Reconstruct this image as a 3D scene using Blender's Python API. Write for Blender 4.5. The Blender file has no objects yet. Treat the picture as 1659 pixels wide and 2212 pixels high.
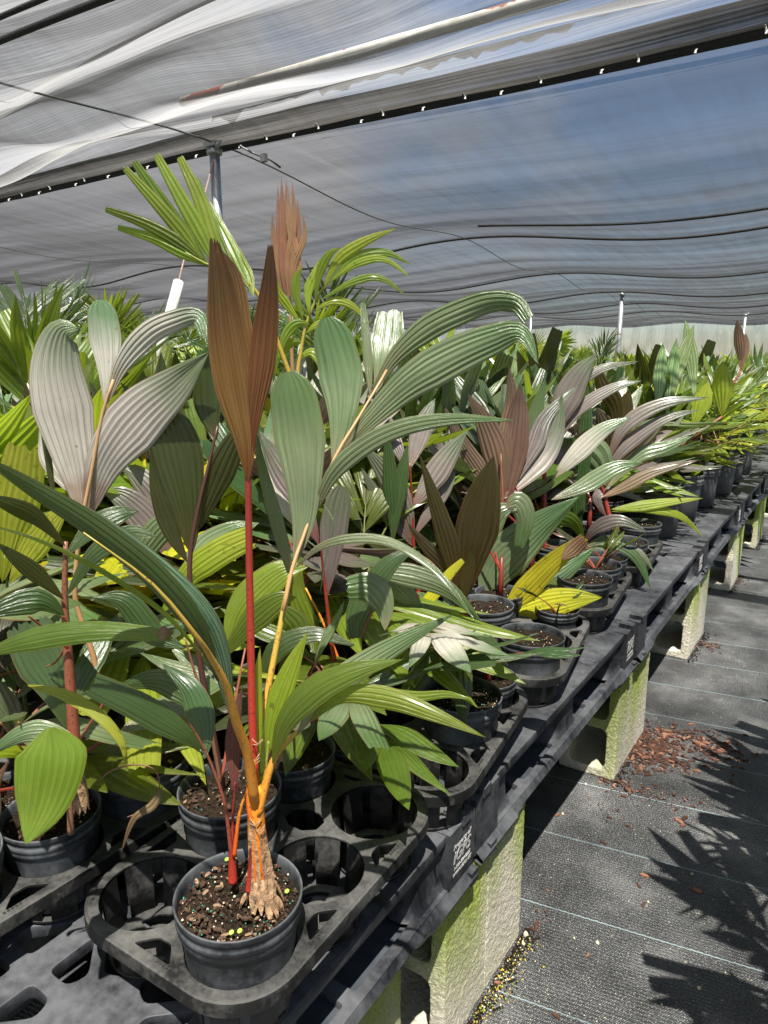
import bpy, math, random
from mathutils import Vector, Matrix, noise
R = random.Random(7)
rad = math.radians
scene = bpy.context.scene
COL = scene.collection
# ------------------------------------------------------------------ camera
PITCH, YAW, CAMH, FPX = rad(12.7), rad(34.0), 1.43, 710.0
cd = bpy.data.cameras.new('camera'); cam = bpy.data.objects.new('camera', cd); COL.objects.link(cam)
cam.location = (0, 0, CAMH); cam.rotation_euler = (math.pi/2 - PITCH, 0, YAW)
cd.sensor_fit = 'VERTICAL'; cd.sensor_height = 36.0; cd.lens = 36.0*FPX/1024.0
cd.clip_start = 0.02; cd.clip_end = 600
scene.camera = cam
scene.render.resolution_x, scene.render.resolution_y = 768, 1024
# ------------------------------------------------------------------ light
SUN = Vector((0.28, -0.36, 1.0)).normalized()
w = bpy.data.worlds.new('World'); scene.world = w; w.use_nodes = True
nt = w.node_tree; N = nt.nodes; L = nt.links; N.clear()
sky = N.new('ShaderNodeTexSky'); sky.sky_type = 'NISHITA'; sky.sun_disc = False
sky.sun_elevation = math.asin(SUN.z); sky.sun_rotation = math.atan2(SUN.x, SUN.y)
sky.air_density = 1.0; sky.dust_density = 0.25; sky.ozone_density = 3.5
tc = N.new('ShaderNodeTexCoord')
mp = N.new('ShaderNodeMapping'); mp.inputs['Scale'].default_value = (1.0, 1.0, 1.9)
n1 = N.new('ShaderNodeTexNoise'); n1.inputs['Scale'].default_value = 2.3; n1.inputs['Detail'].default_value = 7; n1.inputs['Roughness'].default_value = .55
L.new(tc.outputs['Generated'], mp.inputs[0]); L.new(mp.outputs[0], n1.inputs['Vector'])
dt = N.new('ShaderNodeVectorMath'); dt.operation = 'DOT_PRODUCT'; dt.inputs[1].default_value = (-0.84, -0.33, 0.0)
L.new(tc.outputs['Generated'], dt.inputs[0])
ad = N.new('ShaderNodeMath'); ad.operation = 'ADD'; L.new(n1.outputs['Fac'], ad.inputs[0]); L.new(dt.outputs['Value'], ad.inputs[1])
rp = N.new('ShaderNodeValToRGB'); rp.color_ramp.elements[0].position = .52; rp.color_ramp.elements[1].position = .76
L.new(ad.outputs[0], rp.inputs[0])
mx = N.new('ShaderNodeMix'); mx.data_type = 'RGBA'
L.new(rp.outputs[0], mx.inputs['Factor']); L.new(sky.outputs[0], mx.inputs['A']); mx.inputs['B'].default_value = (5.2, 5.25, 5.4, 1)
bg = N.new('ShaderNodeBackground'); bg.inputs['Strength'].default_value = 0.05
L.new(mx.outputs['Result'], bg.inputs[0])
wo = N.new('ShaderNodeOutputWorld'); L.new(bg.outputs[0], wo.inputs[0])
sd = bpy.data.lights.new('sun', 'SUN'); sd.energy = 5.0; sd.angle = rad(0.55); sd.color = (1.0, 0.945, 0.85)
so = bpy.data.objects.new('sun', sd); COL.objects.link(so); so.rotation_euler = SUN.to_track_quat('Z', 'Y').to_euler()
vs = scene.view_settings; vs.view_transform = 'Standard'; vs.look = 'None'; vs.gamma = 1; vs.exposure = 1.62
scene.cycles.transparent_max_bounces = 14
scene.cycles.max_bounces = 6

# ------------------------------------------------------------------ helpers
def at(px, py, f):
    """photo point (1659 x 2212 grid) seen at horizontal forward distance f -> world"""
    a = px*.46293-384; b = 512-py*.46293
    cp, sp = math.cos(PITCH), math.sin(PITCH)
    fw = FPX*cp+b*sp; u = -FPX*sp+b*cp; cy, sy = math.cos(YAW), math.sin(YAW)
    return Vector(((a*cy-fw*sy)*f/fw, (a*sy+fw*cy)*f/fw, CAMH+u*f/fw))
CAMV = Vector((0, 0, CAMH))
def tag(o, label=None, cat=None, group=None, kind=None):
    if label: o['label'] = label
    if cat: o['category'] = cat
    if group: o['group'] = group
    if kind: o['kind'] = kind
    return o
def empty(name, loc=(0, 0, 0), rz=0):
    o = bpy.data.objects.new(name, None); o.empty_display_size = .05
    COL.objects.link(o); o.location = loc; o.rotation_euler = (0, 0, rz); return o
class MB:
    def __init__(s): s.v = []; s.f = []; s.m = []; s.uv = []; s.sm = []
    def add(s, vs, fs, mi=0, uvs=None, smooth=False):
        o = len(s.v); s.v += [tuple(p) for p in vs]
        s.uv += uvs if uvs else [(0, 0)]*len(vs)
        for f in fs: s.f.append(tuple(i+o for i in f)); s.m.append(mi); s.sm.append(smooth)
    def box(s, c, d, mi=0, M=None):
        x, y, z = d[0]/2, d[1]/2, d[2]/2
        vs = [Vector((i*x, j*y, k*z)) for k in (-1, 1) for j in (-1, 1) for i in (-1, 1)]
        if M: vs = [M @ p for p in vs]
        vs = [p+Vector(c) for p in vs]
        s.add(vs, [(0, 2, 3, 1), (4, 5, 7, 6), (0, 1, 5, 4), (2, 6, 7, 3), (0, 4, 6, 2), (1, 3, 7, 5)], mi)
    def tube(s, pts, rs, n=8, mi=0, cap=True):
        pts = [Vector(p) for p in pts]
        if not hasattr(rs, '__len__'): rs = [rs]*len(pts)
        vs = []; uvs = []; prev = None
        for i, p in enumerate(pts):
            t = (pts[min(i+1, len(pts)-1)]-pts[max(i-1, 0)]).normalized()
            if prev is None:
                a = Vector((0, 0, 1)) if abs(t.z) < .9 else Vector((1, 0, 0))
                a = t.cross(a).normalized()
            else:
                a = (prev-t*prev.dot(t)).normalized()
            prev = a; b = t.cross(a)
            for k in range(n):
                th = 2*math.pi*k/n
                vs.append(p+(a*math.cos(th)+b*math.sin(th))*rs[i]); uvs.append((k/n, i/(len(pts)-1)))
        fs = [(i*n+k, i*n+(k+1) % n, (i+1)*n+(k+1) % n, (i+1)*n+k) for i in range(len(pts)-1) for k in range(n)]
        if cap: fs += [tuple(range(n))[::-1], tuple(range((len(pts)-1)*n, len(pts)*n))]
        s.add(vs, fs, mi, uvs, True)
    def lathe(s, prof, n=40, mi=0, c=(0, 0, 0), a0=0, a1=2*math.pi, mod=None):
        full = abs(a1-a0-2*math.pi) < 1e-6; m = n if full else n+1; vs = []
        for (r, z) in prof:
            for k in range(m):
                th = a0+(a1-a0)*k/n; rr = r*(mod(th, z) if mod else 1)
                vs.append((c[0]+rr*math.cos(th), c[1]+rr*math.sin(th), c[2]+z))
        fs = []
        for i in range(len(prof)-1):
            for k in range(n):
                k2 = (k+1) % m
                fs.append((i*m+k, i*m+k2, (i+1)*m+k2, (i+1)*m+k))
        s.add(vs, fs, mi, None, True)
    def build(s, name, mats, parent=None, smooth=None, auto=None):
        me = bpy.data.meshes.new(name); me.from_pydata(s.v, [], s.f)
        for m in (mats if isinstance(mats, (list, tuple)) else [mats]): me.materials.append(m)
        me.polygons.foreach_set('material_index', s.m)
        me.polygons.foreach_set('use_smooth', [bool(x) if smooth is None else smooth for x in s.sm])
        uvl = me.uv_layers.new(name='UVMap'); li = [0]*len(me.loops); me.loops.foreach_get('vertex_index', li)
        fl = []
        for i in li: fl += s.uv[i]
        uvl.data.foreach_set('uv', fl); me.update()
        if auto: me.set_sharp_from_angle(angle=rad(auto))
        o = bpy.data.objects.new(name, me); COL.objects.link(o)
        if parent: o.parent = parent
        return o
def plate_mesh(outer, holes, z, th, bevel=0.0):
    """flat plate with holes -> list of verts, faces"""
    cu = bpy.data.curves.new('tmp', 'CURVE'); cu.dimensions = '2D'; cu.fill_mode = 'BOTH'
    cu.extrude = th/2-bevel; cu.bevel_depth = bevel; cu.bevel_resolution = 1; cu.offset = -bevel
    for poly in [outer]+holes:
        sp = cu.splines.new('POLY'); sp.points.add(len(poly)-1); sp.use_cyclic_u = True
        for i, (x, y) in enumerate(poly): sp.points[i].co = (x, y, 0, 1)
    ob = bpy.data.objects.new('tmp', cu); COL.objects.link(ob)
    dg = bpy.context.evaluated_depsgraph_get(); me = bpy.data.meshes.new_from_object(ob.evaluated_get(dg))
    vs = [(v.co.x, v.co.y, v.co.z+z) for v in me.vertices]; fs = [tuple(p.vertices) for p in me.polygons]
    bpy.data.objects.remove(ob); bpy.data.curves.remove(cu); bpy.data.meshes.remove(me)
    return vs, fs
def rrect(x0, y0, x1, y1, r, n=5):
    out = []
    for cx, cy, a in ((x1-r, y1-r, 0), (x0+r, y1-r, 90), (x0+r, y0+r, 180), (x1-r, y0+r, 270)):
        for k in range(n+1):
            t = rad(a+90*k/n); out.append((cx+r*math.cos(t), cy+r*math.sin(t)))
    return out
def rpoly(pts, r):
    """polygon with its corners rounded a little"""
    out = []; n = len(pts)
    for i in range(n):
        p = Vector(pts[i]); a = Vector(pts[i-1])-p; b = Vector(pts[(i+1) % n])-p
        ra = min(r, a.length*.4); rb = min(r, b.length*.4)
        q0 = p+a.normalized()*ra; q1 = p+b.normalized()*rb
        for t in (0, .33, .67, 1):
            q = q0*(1-t)**2+p*2*t*(1-t)+q1*t*t; out.append((q.x, q.y))
    return out
def text_mesh(body, size, shear=0.0, bold=0.0):
    cu = bpy.data.curves.new('tmp', 'FONT'); cu.body = body; cu.size = size; cu.shear = shear; cu.offset = bold
    cu.align_x = 'LEFT'; cu.extrude = .0004
    ob = bpy.data.objects.new('tmp', cu); COL.objects.link(ob)
    dg = bpy.context.evaluated_depsgraph_get(); me = bpy.data.meshes.new_from_object(ob.evaluated_get(dg))
    vs = [tuple(v.co) for v in me.vertices]; fs = [tuple(p.vertices) for p in me.polygons]
    bpy.data.objects.remove(ob); bpy.data.curves.remove(cu); bpy.data.meshes.remove(me)
    return vs, fs
def bez(pts, n):
    """smooth curve (Catmull-Rom) through points, n samples"""
    pts = [Vector(p) for p in pts]
    if len(pts) == 2: return [pts[0].lerp(pts[1], i/(n-1)) for i in range(n)]
    P = [pts[0]*2-pts[1]]+pts+[pts[-1]*2-pts[-2]]; out = []
    m = len(pts)-1
    for i in range(n):
        t = i/(n-1)*m; k = min(int(t), m-1); u = t-k
        a, b, c, d = P[k], P[k+1], P[k+2], P[k+3]
        out.append(.5*((2*b)+(c-a)*u+(2*a-5*b+4*c-d)*u*u+(-a+3*b-3*c+d)*u**3))
    return out
def copy_tree(o, parent=None):
    c = o.copy(); COL.objects.link(c); c.parent = parent
    for ch in list(o.children): copy_tree(ch, c)
    return c

# ------------------------------------------------------------------ materials
def mat(name):
    m = bpy.data.materials.new(name); m.use_nodes = True; t = m.node_tree; t.nodes.clear()
    return m, t.nodes, t.links
def nd(N, typ, **kw):
    n = N.new(typ)
    for k, v in kw.items():
        if k.startswith('i_'): n.inputs[k[2:].replace('_', ' ')].default_value = v
        else: setattr(n, k, v)
    return n
def ramp(N, L, src, stops, interp='LINEAR'):
    r = N.new('ShaderNodeValToRGB'); r.color_ramp.interpolation = interp
    e = r.color_ramp.elements
    while len(e) < len(stops): e.new(.5)
    for i, (p, c) in enumerate(stops):
        e[i].position = p; e[i].color = tuple(c)+(1,) if len(c) == 3 else c
    L.new(src, r.inputs[0]); return r.outputs[0]
def mixc(N, L, fac, a, b, mode='MIX'):
    m = N.new('ShaderNodeMix'); m.data_type = 'RGBA'; m.blend_type = mode
    for s, k in ((fac, 'Factor'), (a, 'A'), (b, 'B')):
        if hasattr(s, 'links'): L.new(s, m.inputs[k])
        elif k == 'Factor': m.inputs[k].default_value = s
        else: m.inputs[k].default_value = tuple(s)+(1,) if len(s) == 3 else s
    return m.outputs['Result']
def mth(N, L, op, a, b=0.0, c=None):
    m = N.new('ShaderNodeMath'); m.operation = op
    for i, s in enumerate((a, b) if c is None else (a, b, c)):
        if hasattr(s, 'links'): L.new(s, m.inputs[i])
        else: m.inputs[i].default_value = s
    return m.outputs[0]
def bump(N, L, h, strength, dist=.01):
    b = N.new('ShaderNodeBump'); b.inputs['Strength'].default_value = strength; b.inputs['Distance'].default_value = dist
    L.new(h, b.inputs['Height']); return b.outputs[0]
def out(N, L, sh):
    o = N.new('ShaderNodeOutputMaterial'); L.new(sh, o.inputs['Surface'])
def simple(name, col, rough=.6, var=.25, scale=20, metal=0, bmp=0, spec=.5, coord='Object'):
    m, N, L = mat(name); p = N.new('ShaderNodeBsdfPrincipled'); c = N.new('ShaderNodeTexCoord')
    n = nd(N, 'ShaderNodeTexNoise', i_Scale=scale, i_Detail=5.0); L.new(c.outputs[coord], n.inputs['Vector'])
    a = [x*(1-var) for x in col]; b = [min(1, x*(1+var)) for x in col]
    L.new(ramp(N, L, n.outputs['Fac'], [(.3, a), (.7, b)]), p.inputs['Base Color'])
    p.inputs['Roughness'].default_value = rough; p.inputs['Metallic'].default_value = metal
    p.inputs['Specular IOR Level'].default_value = spec
    if bmp: L.new(bump(N, L, n.outputs['Fac'], bmp), p.inputs['Normal'])
    out(N, L, p.outputs[0]); return m
def plastic(name, dark, dust, amount, rough=.42, scale=9, up_dust_lit=.105):
    """black nursery plastic with pale scuffs and dried-on dust"""
    m, N, L = mat(name); p = N.new('ShaderNodeBsdfPrincipled'); c = N.new('ShaderNodeTexCoord')
    oi = N.new('ShaderNodeObjectInfo')
    va = nd(N, 'ShaderNodeVectorMath', operation='ADD'); L.new(c.outputs['Object'], va.inputs[0]); L.new(oi.outputs['Location'], va.inputs[1])
    n = nd(N, 'ShaderNodeTexNoise', i_Scale=scale, i_Detail=9.0, i_Roughness=.7); L.new(va.outputs[0], n.inputs['Vector'])
    n2 = nd(N, 'ShaderNodeTexNoise', i_Scale=scale*14, i_Detail=4.0); L.new(va.outputs[0], n2.inputs['Vector'])
    mp = nd(N, 'ShaderNodeMapping'); mp.inputs['Scale'].default_value = (60, 60, 4); L.new(va.outputs[0], mp.inputs[0])
    n3 = nd(N, 'ShaderNodeTexNoise', i_Scale=1.0, i_Detail=3.0); L.new(mp.outputs[0], n3.inputs['Vector'])
    s = mth(N, L, 'ADD', mth(N, L, 'MULTIPLY', n.outputs['Fac'], .75), mth(N, L, 'MULTIPLY', n2.outputs['Fac'], .15))
    s = mth(N, L, 'ADD', s, mth(N, L, 'MULTIPLY', n3.outputs['Fac'], .12))
    ge = N.new('ShaderNodeNewGeometry'); sz = nd(N, 'ShaderNodeSeparateXYZ'); L.new(ge.outputs['Normal'], sz.inputs[0])
    up = mth(N, L, 'MULTIPLY', mth(N, L, 'MAXIMUM', sz.outputs['Z'], 0.0), up_dust_lit)     # settled dust; its pale tone also paints the pallet's lit lip
    s = mth(N, L, 'ADD', s, up)
    f = ramp(N, L, s, [(.5-amount*.25, (0, 0, 0)), (.74, (1, 1, 1))])
    L.new(mixc(N, L, f, dark, dust), p.inputs['Base Color'])
    L.new(ramp(N, L, s, [(.4, (rough,)*3), (.65, (.75,)*3)]), p.inputs['Roughness'])
    L.new(bump(N, L, n2.outputs['Fac'], .15, .002), p.inputs['Normal']); p.inputs['Specular IOR Level'].default_value = .36
    out(N, L, p.outputs[0]); return m
M = {}
M['pot'] = plastic('pot_plastic', (.009, .0105, .0125), (.11, .12, .13), .3, .33, 7)
M['pot_old'] = plastic('weathered_pot_plastic', (.03, .032, .035), (.12, .12, .12), .6, .5, 6)
M['tray'] = plastic('tray_plastic', (.008, .008, .008), (.085, .085, .08), .0, .33, 10)
M['pallet'] = plastic('pallet_plastic', (.009, .010, .013), (.10, .105, .115), .2, .36, 5, .09)
M['panel'] = simple('pallet_inlay', (.05, .058, .07), .35, .2, 30)
M['letter'] = simple('white_lettering', (.33, .33, .32), .6, .3, 60)
M['steel'] = simple('galvanised_steel', (.36, .38, .4), .4, .2, 8, metal=.6)
M['wire'] = simple('cable_steel', (.12, .12, .12), .5, .2, 30, metal=.4)
M['clip'] = simple('shade_clip', (.8, .8, .8), .35, .1, 30)
M['white_pvc'] = simple('white_pipe_plastic', (.78, .78, .68), .4, .08, 6)
M['black_tape'] = simple('black_webbing', (.012, .012, .013), .8, .4, 120, bmp=.4)
M['cord'] = simple('faded_cord', (.28, .2, .17), .8, .3, 60)

def rust_pipe():
    m, N, L = mat('rusted_galvanised_pipe'); p = N.new('ShaderNodeBsdfPrincipled'); c = N.new('ShaderNodeTexCoord')
    n = nd(N, 'ShaderNodeTexNoise', i_Scale=4.5, i_Detail=3.0); L.new(c.outputs['Object'], n.inputs['Vector'])
    n2 = nd(N, 'ShaderNodeTexNoise', i_Scale=14.0, i_Detail=4.0); L.new(c.outputs['Object'], n2.inputs['Vector'])
    base = ramp(N, L, n2.outputs['Fac'], [(.3, (.55, .53, .46)), (.7, (.75, .73, .66))])
    L.new(mixc(N, L, ramp(N, L, n.outputs['Fac'], [(.60, (0, 0, 0)), (.615, (1, 1, 1))]), base, (.36, .09, .04)), p.inputs['Base Color'])
    p.inputs['Roughness'].default_value = .6; out(N, L, p.outputs[0]); return m
M['rust'] = rust_pipe()

def block_mat():
    m, N, L = mat('mossy_concrete_block'); p = N.new('ShaderNodeBsdfPrincipled'); c = N.new('ShaderNodeTexCoord')
    oi = N.new('ShaderNodeObjectInfo')
    va = nd(N, 'ShaderNodeVectorMath', operation='ADD'); L.new(c.outputs['Object'], va.inputs[0]); L.new(oi.outputs['Location'], va.inputs[1])
    fine = nd(N, 'ShaderNodeTexNoise', i_Scale=130.0, i_Detail=5.0, i_Roughness=.7); L.new(va.outputs[0], fine.inputs['Vector'])
    pit = nd(N, 'ShaderNodeTexVoronoi', i_Scale=105.0); L.new(va.outputs[0], pit.inputs['Vector'])
    big = nd(N, 'ShaderNodeTexNoise', i_Scale=5.0, i_Detail=6.0); L.new(va.outputs[0], big.inputs['Vector'])
    mp = nd(N, 'ShaderNodeMapping'); mp.inputs['Scale'].default_value = (4, 4, .6); L.new(va.outputs[0], mp.inputs[0])
    st = nd(N, 'ShaderNodeTexNoise', i_Scale=1.0, i_Detail=4.0); L.new(mp.outputs[0], st.inputs['Vector'])
    conc = ramp(N, L, fine.outputs['Fac'], [(.3, (.42, .39, .32)), (.7, (.66, .62, .53))])
    conc = mixc(N, L, ramp(N, L, big.outputs['Fac'], [(.4, (0, 0, 0)), (.75, (.5, .5, .5))]), conc, (.36, .38, .24))
    sx = nd(N, 'ShaderNodeSeparateXYZ'); L.new(c.outputs['Object'], sx.inputs[0])
    hz = mth(N, L, 'MULTIPLY', sx.outputs['Z'], 1.0)
    g = mth(N, L, 'ADD', st.outputs['Fac'], mth(N, L, 'MULTIPLY', hz, .9))
    g = mth(N, L, 'ADD', g, mth(N, L, 'MULTIPLY', mth(N, L, 'SUBTRACT', oi.outputs['Random'], .5), .16))
    gf = ramp(N, L, g, [(.55, (0, 0, 0)), (.80, (.95, .95, .95))])
    col = mixc(N, L, gf, conc, ramp(N, L, fine.outputs['Fac'], [(.3, (.20, .26, .03)), (.7, (.36, .43, .08))]))
    dk = ramp(N, L, pit.outputs['Distance'], [(.0, (.45, .45, .45)), (.22, (1, 1, 1))])
    L.new(mixc(N, L, .8, col, dk, 'MULTIPLY'), p.inputs['Base Color'])
    p.inputs['Roughness'].default_value = .95; p.inputs['Specular IOR Level'].default_value = .15
    h = mth(N, L, 'ADD', fine.outputs['Fac'], mth(N, L, 'MINIMUM', pit.outputs['Distance'], .3))
    L.new(bump(N, L, h, .85, .006), p.inputs['Normal'])
    out(N, L, p.outputs[0]); return m
M['block'] = block_mat()

def ground_mat():
    m, N, L = mat('woven_ground_cloth'); p = N.new('ShaderNodeBsdfPrincipled'); c = N.new('ShaderNodeTexCoord')
    mp = nd(N, 'ShaderNodeMapping'); mp.inputs['Rotation'].default_value = (0, 0, rad(-10.5)); L.new(c.outputs['Object'], mp.inputs[0])
    sx = nd(N, 'ShaderNodeSeparateXYZ'); L.new(mp.outputs[0], sx.inputs[0])
    X, Y = sx.outputs['X'], sx.outputs['Y']
    def sn(v, k): return mth(N, L, 'SINE', mth(N, L, 'MULTIPLY', v, k))
    wv = mth(N, L, 'MULTIPLY', sn(X, 1250.0), sn(Y, 900.0))
    rib = sn(Y, 620.0)
    n = nd(N, 'ShaderNodeTexNoise', i_Scale=3.2, i_Detail=7.0, i_Roughness=.65); L.new(c.outputs['Object'], n.inputs['Vector'])
    n2 = nd(N, 'ShaderNodeTexNoise', i_Scale=260.0, i_Detail=2.0); L.new(c.outputs['Object'], n2.inputs['Vector'])
    n3 = nd(N, 'ShaderNodeTexNoise', i_Scale=.9, i_Detail=3.0); L.new(c.outputs['Object'], n3.inputs['Vector'])
    base = ramp(N, L, n.outputs['Fac'], [(.34, (.016, .017, .018)), (.52, (.036, .038, .040)), (.72, (.12, .12, .118))])
    glint = ramp(N, L, mth(N, L, 'ADD', mth(N, L, 'MULTIPLY', wv, .16), mth(N, L, 'ADD', n2.outputs['Fac'], mth(N, L, 'MULTIPLY', n.outputs['Fac'], .35))), [(.74, (0, 0, 0)), (.86, (1, 1, 1))])
    col = mixc(N, L, mth(N, L, 'MULTIPLY', glint, .6), base, (.42, .43, .43))  # sparkle of the weave painted as pale specks in the base colour
    col = mixc(N, L, mth(N, L, 'MULTIPLY', ramp(N, L, rib, [(.2, (1, 1, 1)), (.8, (0, 0, 0))]), .3), col, (.03, .03, .03))
    # sewn marker threads every foot
    v = nd(N, 'ShaderNodeMath', operation='MULTIPLY'); L.new(mth(N, L, 'ADD', Y, mth(N, L, 'MULTIPLY', sn(X, 330.0), .0007)), v.inputs[0]); v.inputs[1].default_value = 1/.3
    fr = mth(N, L, 'FRACT', mth(N, L, 'ADD', v.outputs[0], .03))
    ln = mth(N, L, 'LESS_THAN', mth(N, L, 'ABSOLUTE', mth(N, L, 'SUBTRACT', fr, .5)), .0058)
    br = ramp(N, L, n.outputs['Fac'], [(.34, (.25, .25, .25)), (.5, (.8, .8, .8))])
    col = mixc(N, L, mth(N, L, 'MULTIPLY', ln, br), col, (.24, .33, .35))
    L.new(col, p.inputs['Base Color'])
    p.inputs['Roughness'].default_value = .5; p.inputs['Specular IOR Level'].default_value = .45
    L.new(bump(N, L, mth(N, L, 'ADD', mth(N, L, 'MULTIPLY', wv, .5), mth(N, L, 'MULTIPLY', rib, .8)), .5, .0012), p.inputs['Normal'])
    b2 = N.new('ShaderNodeBump'); b2.inputs['Strength'].default_value = .35; b2.inputs['Distance'].default_value = .02
    L.new(n3.outputs['Fac'], b2.inputs['Height'])
    out(N, L, p.outputs[0]); return m
M['ground'] = ground_mat()

def cloth_mat(name, dens=.5, tint=(.30, .31, .33), band=.3, pw=3.0, fold=1.0):
    """knitted shade cloth: threads (diffuse and letting light through) with open holes between them"""
    m, N, L = mat(name); c = N.new('ShaderNodeTexCoord')
    mp = nd(N, 'ShaderNodeMapping'); mp.inputs['Scale'].default_value = (.9, 60.0, 1); mp.inputs['Rotation'].default_value = (0, 0, rad(5)); L.new(c.outputs['Object'], mp.inputs[0])
    st = nd(N, 'ShaderNodeTexNoise', i_Scale=1.0, i_Detail=6.0, i_Roughness=.7); L.new(mp.outputs[0], st.inputs['Vector'])
    mp2 = nd(N, 'ShaderNodeMapping'); mp2.inputs['Scale'].default_value = (9.0, .8, 1); mp2.inputs['Rotation'].default_value = (0, 0, rad(-8)); L.new(c.outputs['Object'], mp2.inputs[0])
    s2 = nd(N, 'ShaderNodeTexNoise', i_Scale=1.0, i_Detail=6.0, i_Roughness=.65); L.new(mp2.outputs[0], s2.inputs['Vector'])
    sx = nd(N, 'ShaderNodeSeparateXYZ'); L.new(c.outputs['Object'], sx.inputs[0])
    th = mth(N, L, 'SINE', mth(N, L, 'MULTIPLY', mth(N, L, 'ADD', sx.outputs['Y'], mth(N, L, 'MULTIPLY', sx.outputs['X'], .04)), 520.0))
    lw = nd(N, 'ShaderNodeLayerWeight', i_Blend=.5)
    # thread cover rises towards grazing view, as in any knitted mesh
    cov = mth(N, L, 'ADD', dens, mth(N, L, 'MULTIPLY', mth(N, L, 'POWER', lw.outputs['Facing'], pw), 1.0-dens))
    cov = mth(N, L, 'ADD', cov, mth(N, L, 'MULTIPLY', mth(N, L, 'SUBTRACT', st.outputs['Fac'], .5), .12+.3*fold*fold))
    cov = mth(N, L, 'ADD', cov, mth(N, L, 'MULTIPLY', mth(N, L, 'SUBTRACT', s2.outputs['Fac'], .5), .22))
    mp3 = nd(N, 'ShaderNodeMapping'); mp3.inputs['Scale'].default_value = (.11, 2.2, 1); mp3.inputs['Rotation'].default_value = (0, 0, rad(4)); L.new(c.outputs['Object'], mp3.inputs[0])
    s3 = nd(N, 'ShaderNodeTexNoise', i_Scale=1.0, i_Detail=2.0, i_Distortion=.15); L.new(mp3.outputs[0], s3.inputs['Vector'])
    cov = mth(N, L, 'ADD', cov, mth(N, L, 'MULTIPLY', mth(N, L, 'SUBTRACT', s3.outputs['Fac'], .46), band))
    cov = mth(N, L, 'ADD', cov, mth(N, L, 'MULTIPLY', th, .05))
    cl = nd(N, 'ShaderNodeClamp'); L.new(cov, cl.inputs[0]); cl.inputs['Min'].default_value = .12; cl.inputs['Max'].default_value = .97
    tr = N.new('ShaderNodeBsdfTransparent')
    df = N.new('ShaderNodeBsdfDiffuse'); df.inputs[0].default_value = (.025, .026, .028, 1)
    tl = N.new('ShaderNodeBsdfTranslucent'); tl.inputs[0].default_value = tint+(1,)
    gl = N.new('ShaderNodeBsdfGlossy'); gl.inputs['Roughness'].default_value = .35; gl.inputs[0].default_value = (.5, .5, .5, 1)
    # the folds' bright and dark bands painted into the tint, doubled knit included
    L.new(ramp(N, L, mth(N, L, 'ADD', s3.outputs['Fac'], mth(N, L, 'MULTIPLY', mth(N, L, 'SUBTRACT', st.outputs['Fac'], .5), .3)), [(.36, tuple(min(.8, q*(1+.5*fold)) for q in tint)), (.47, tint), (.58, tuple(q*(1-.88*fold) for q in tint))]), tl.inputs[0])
    bp = bump(N, L, mth(N, L, 'ADD', st.outputs['Fac'], s2.outputs['Fac']), .35, .02)
    for s in (df, tl, gl): L.new(bp, s.inputs['Normal'])
    a = N.new('ShaderNodeMixShader'); a.inputs[0].default_value = .55; L.new(df.outputs[0], a.inputs[1]); L.new(tl.outputs[0], a.inputs[2])
    b = N.new('ShaderNodeMixShader'); b.inputs[0].default_value = .06; L.new(a.outputs[0], b.inputs[1]); L.new(gl.outputs[0], b.inputs[2])
    x = N.new('ShaderNodeMixShader'); L.new(cl.outputs[0], x.inputs[0]); L.new(tr.outputs[0], x.inputs[1]); L.new(b.outputs[0], x.inputs[2])
    out(N, L, x.outputs[0]); return m
M['cloth'] = cloth_mat('shade_cloth_near', .33, (.30, .30, .30), 1.2)
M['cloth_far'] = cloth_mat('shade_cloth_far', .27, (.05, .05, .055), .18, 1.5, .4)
M['cloth_hem'] = cloth_mat('doubled_shade_cloth', .93, (.10, .095, .09), .05)
M['cloth_wall'] = cloth_mat('side_wall_cloth', .5, (.6, .62, .64))

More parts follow.
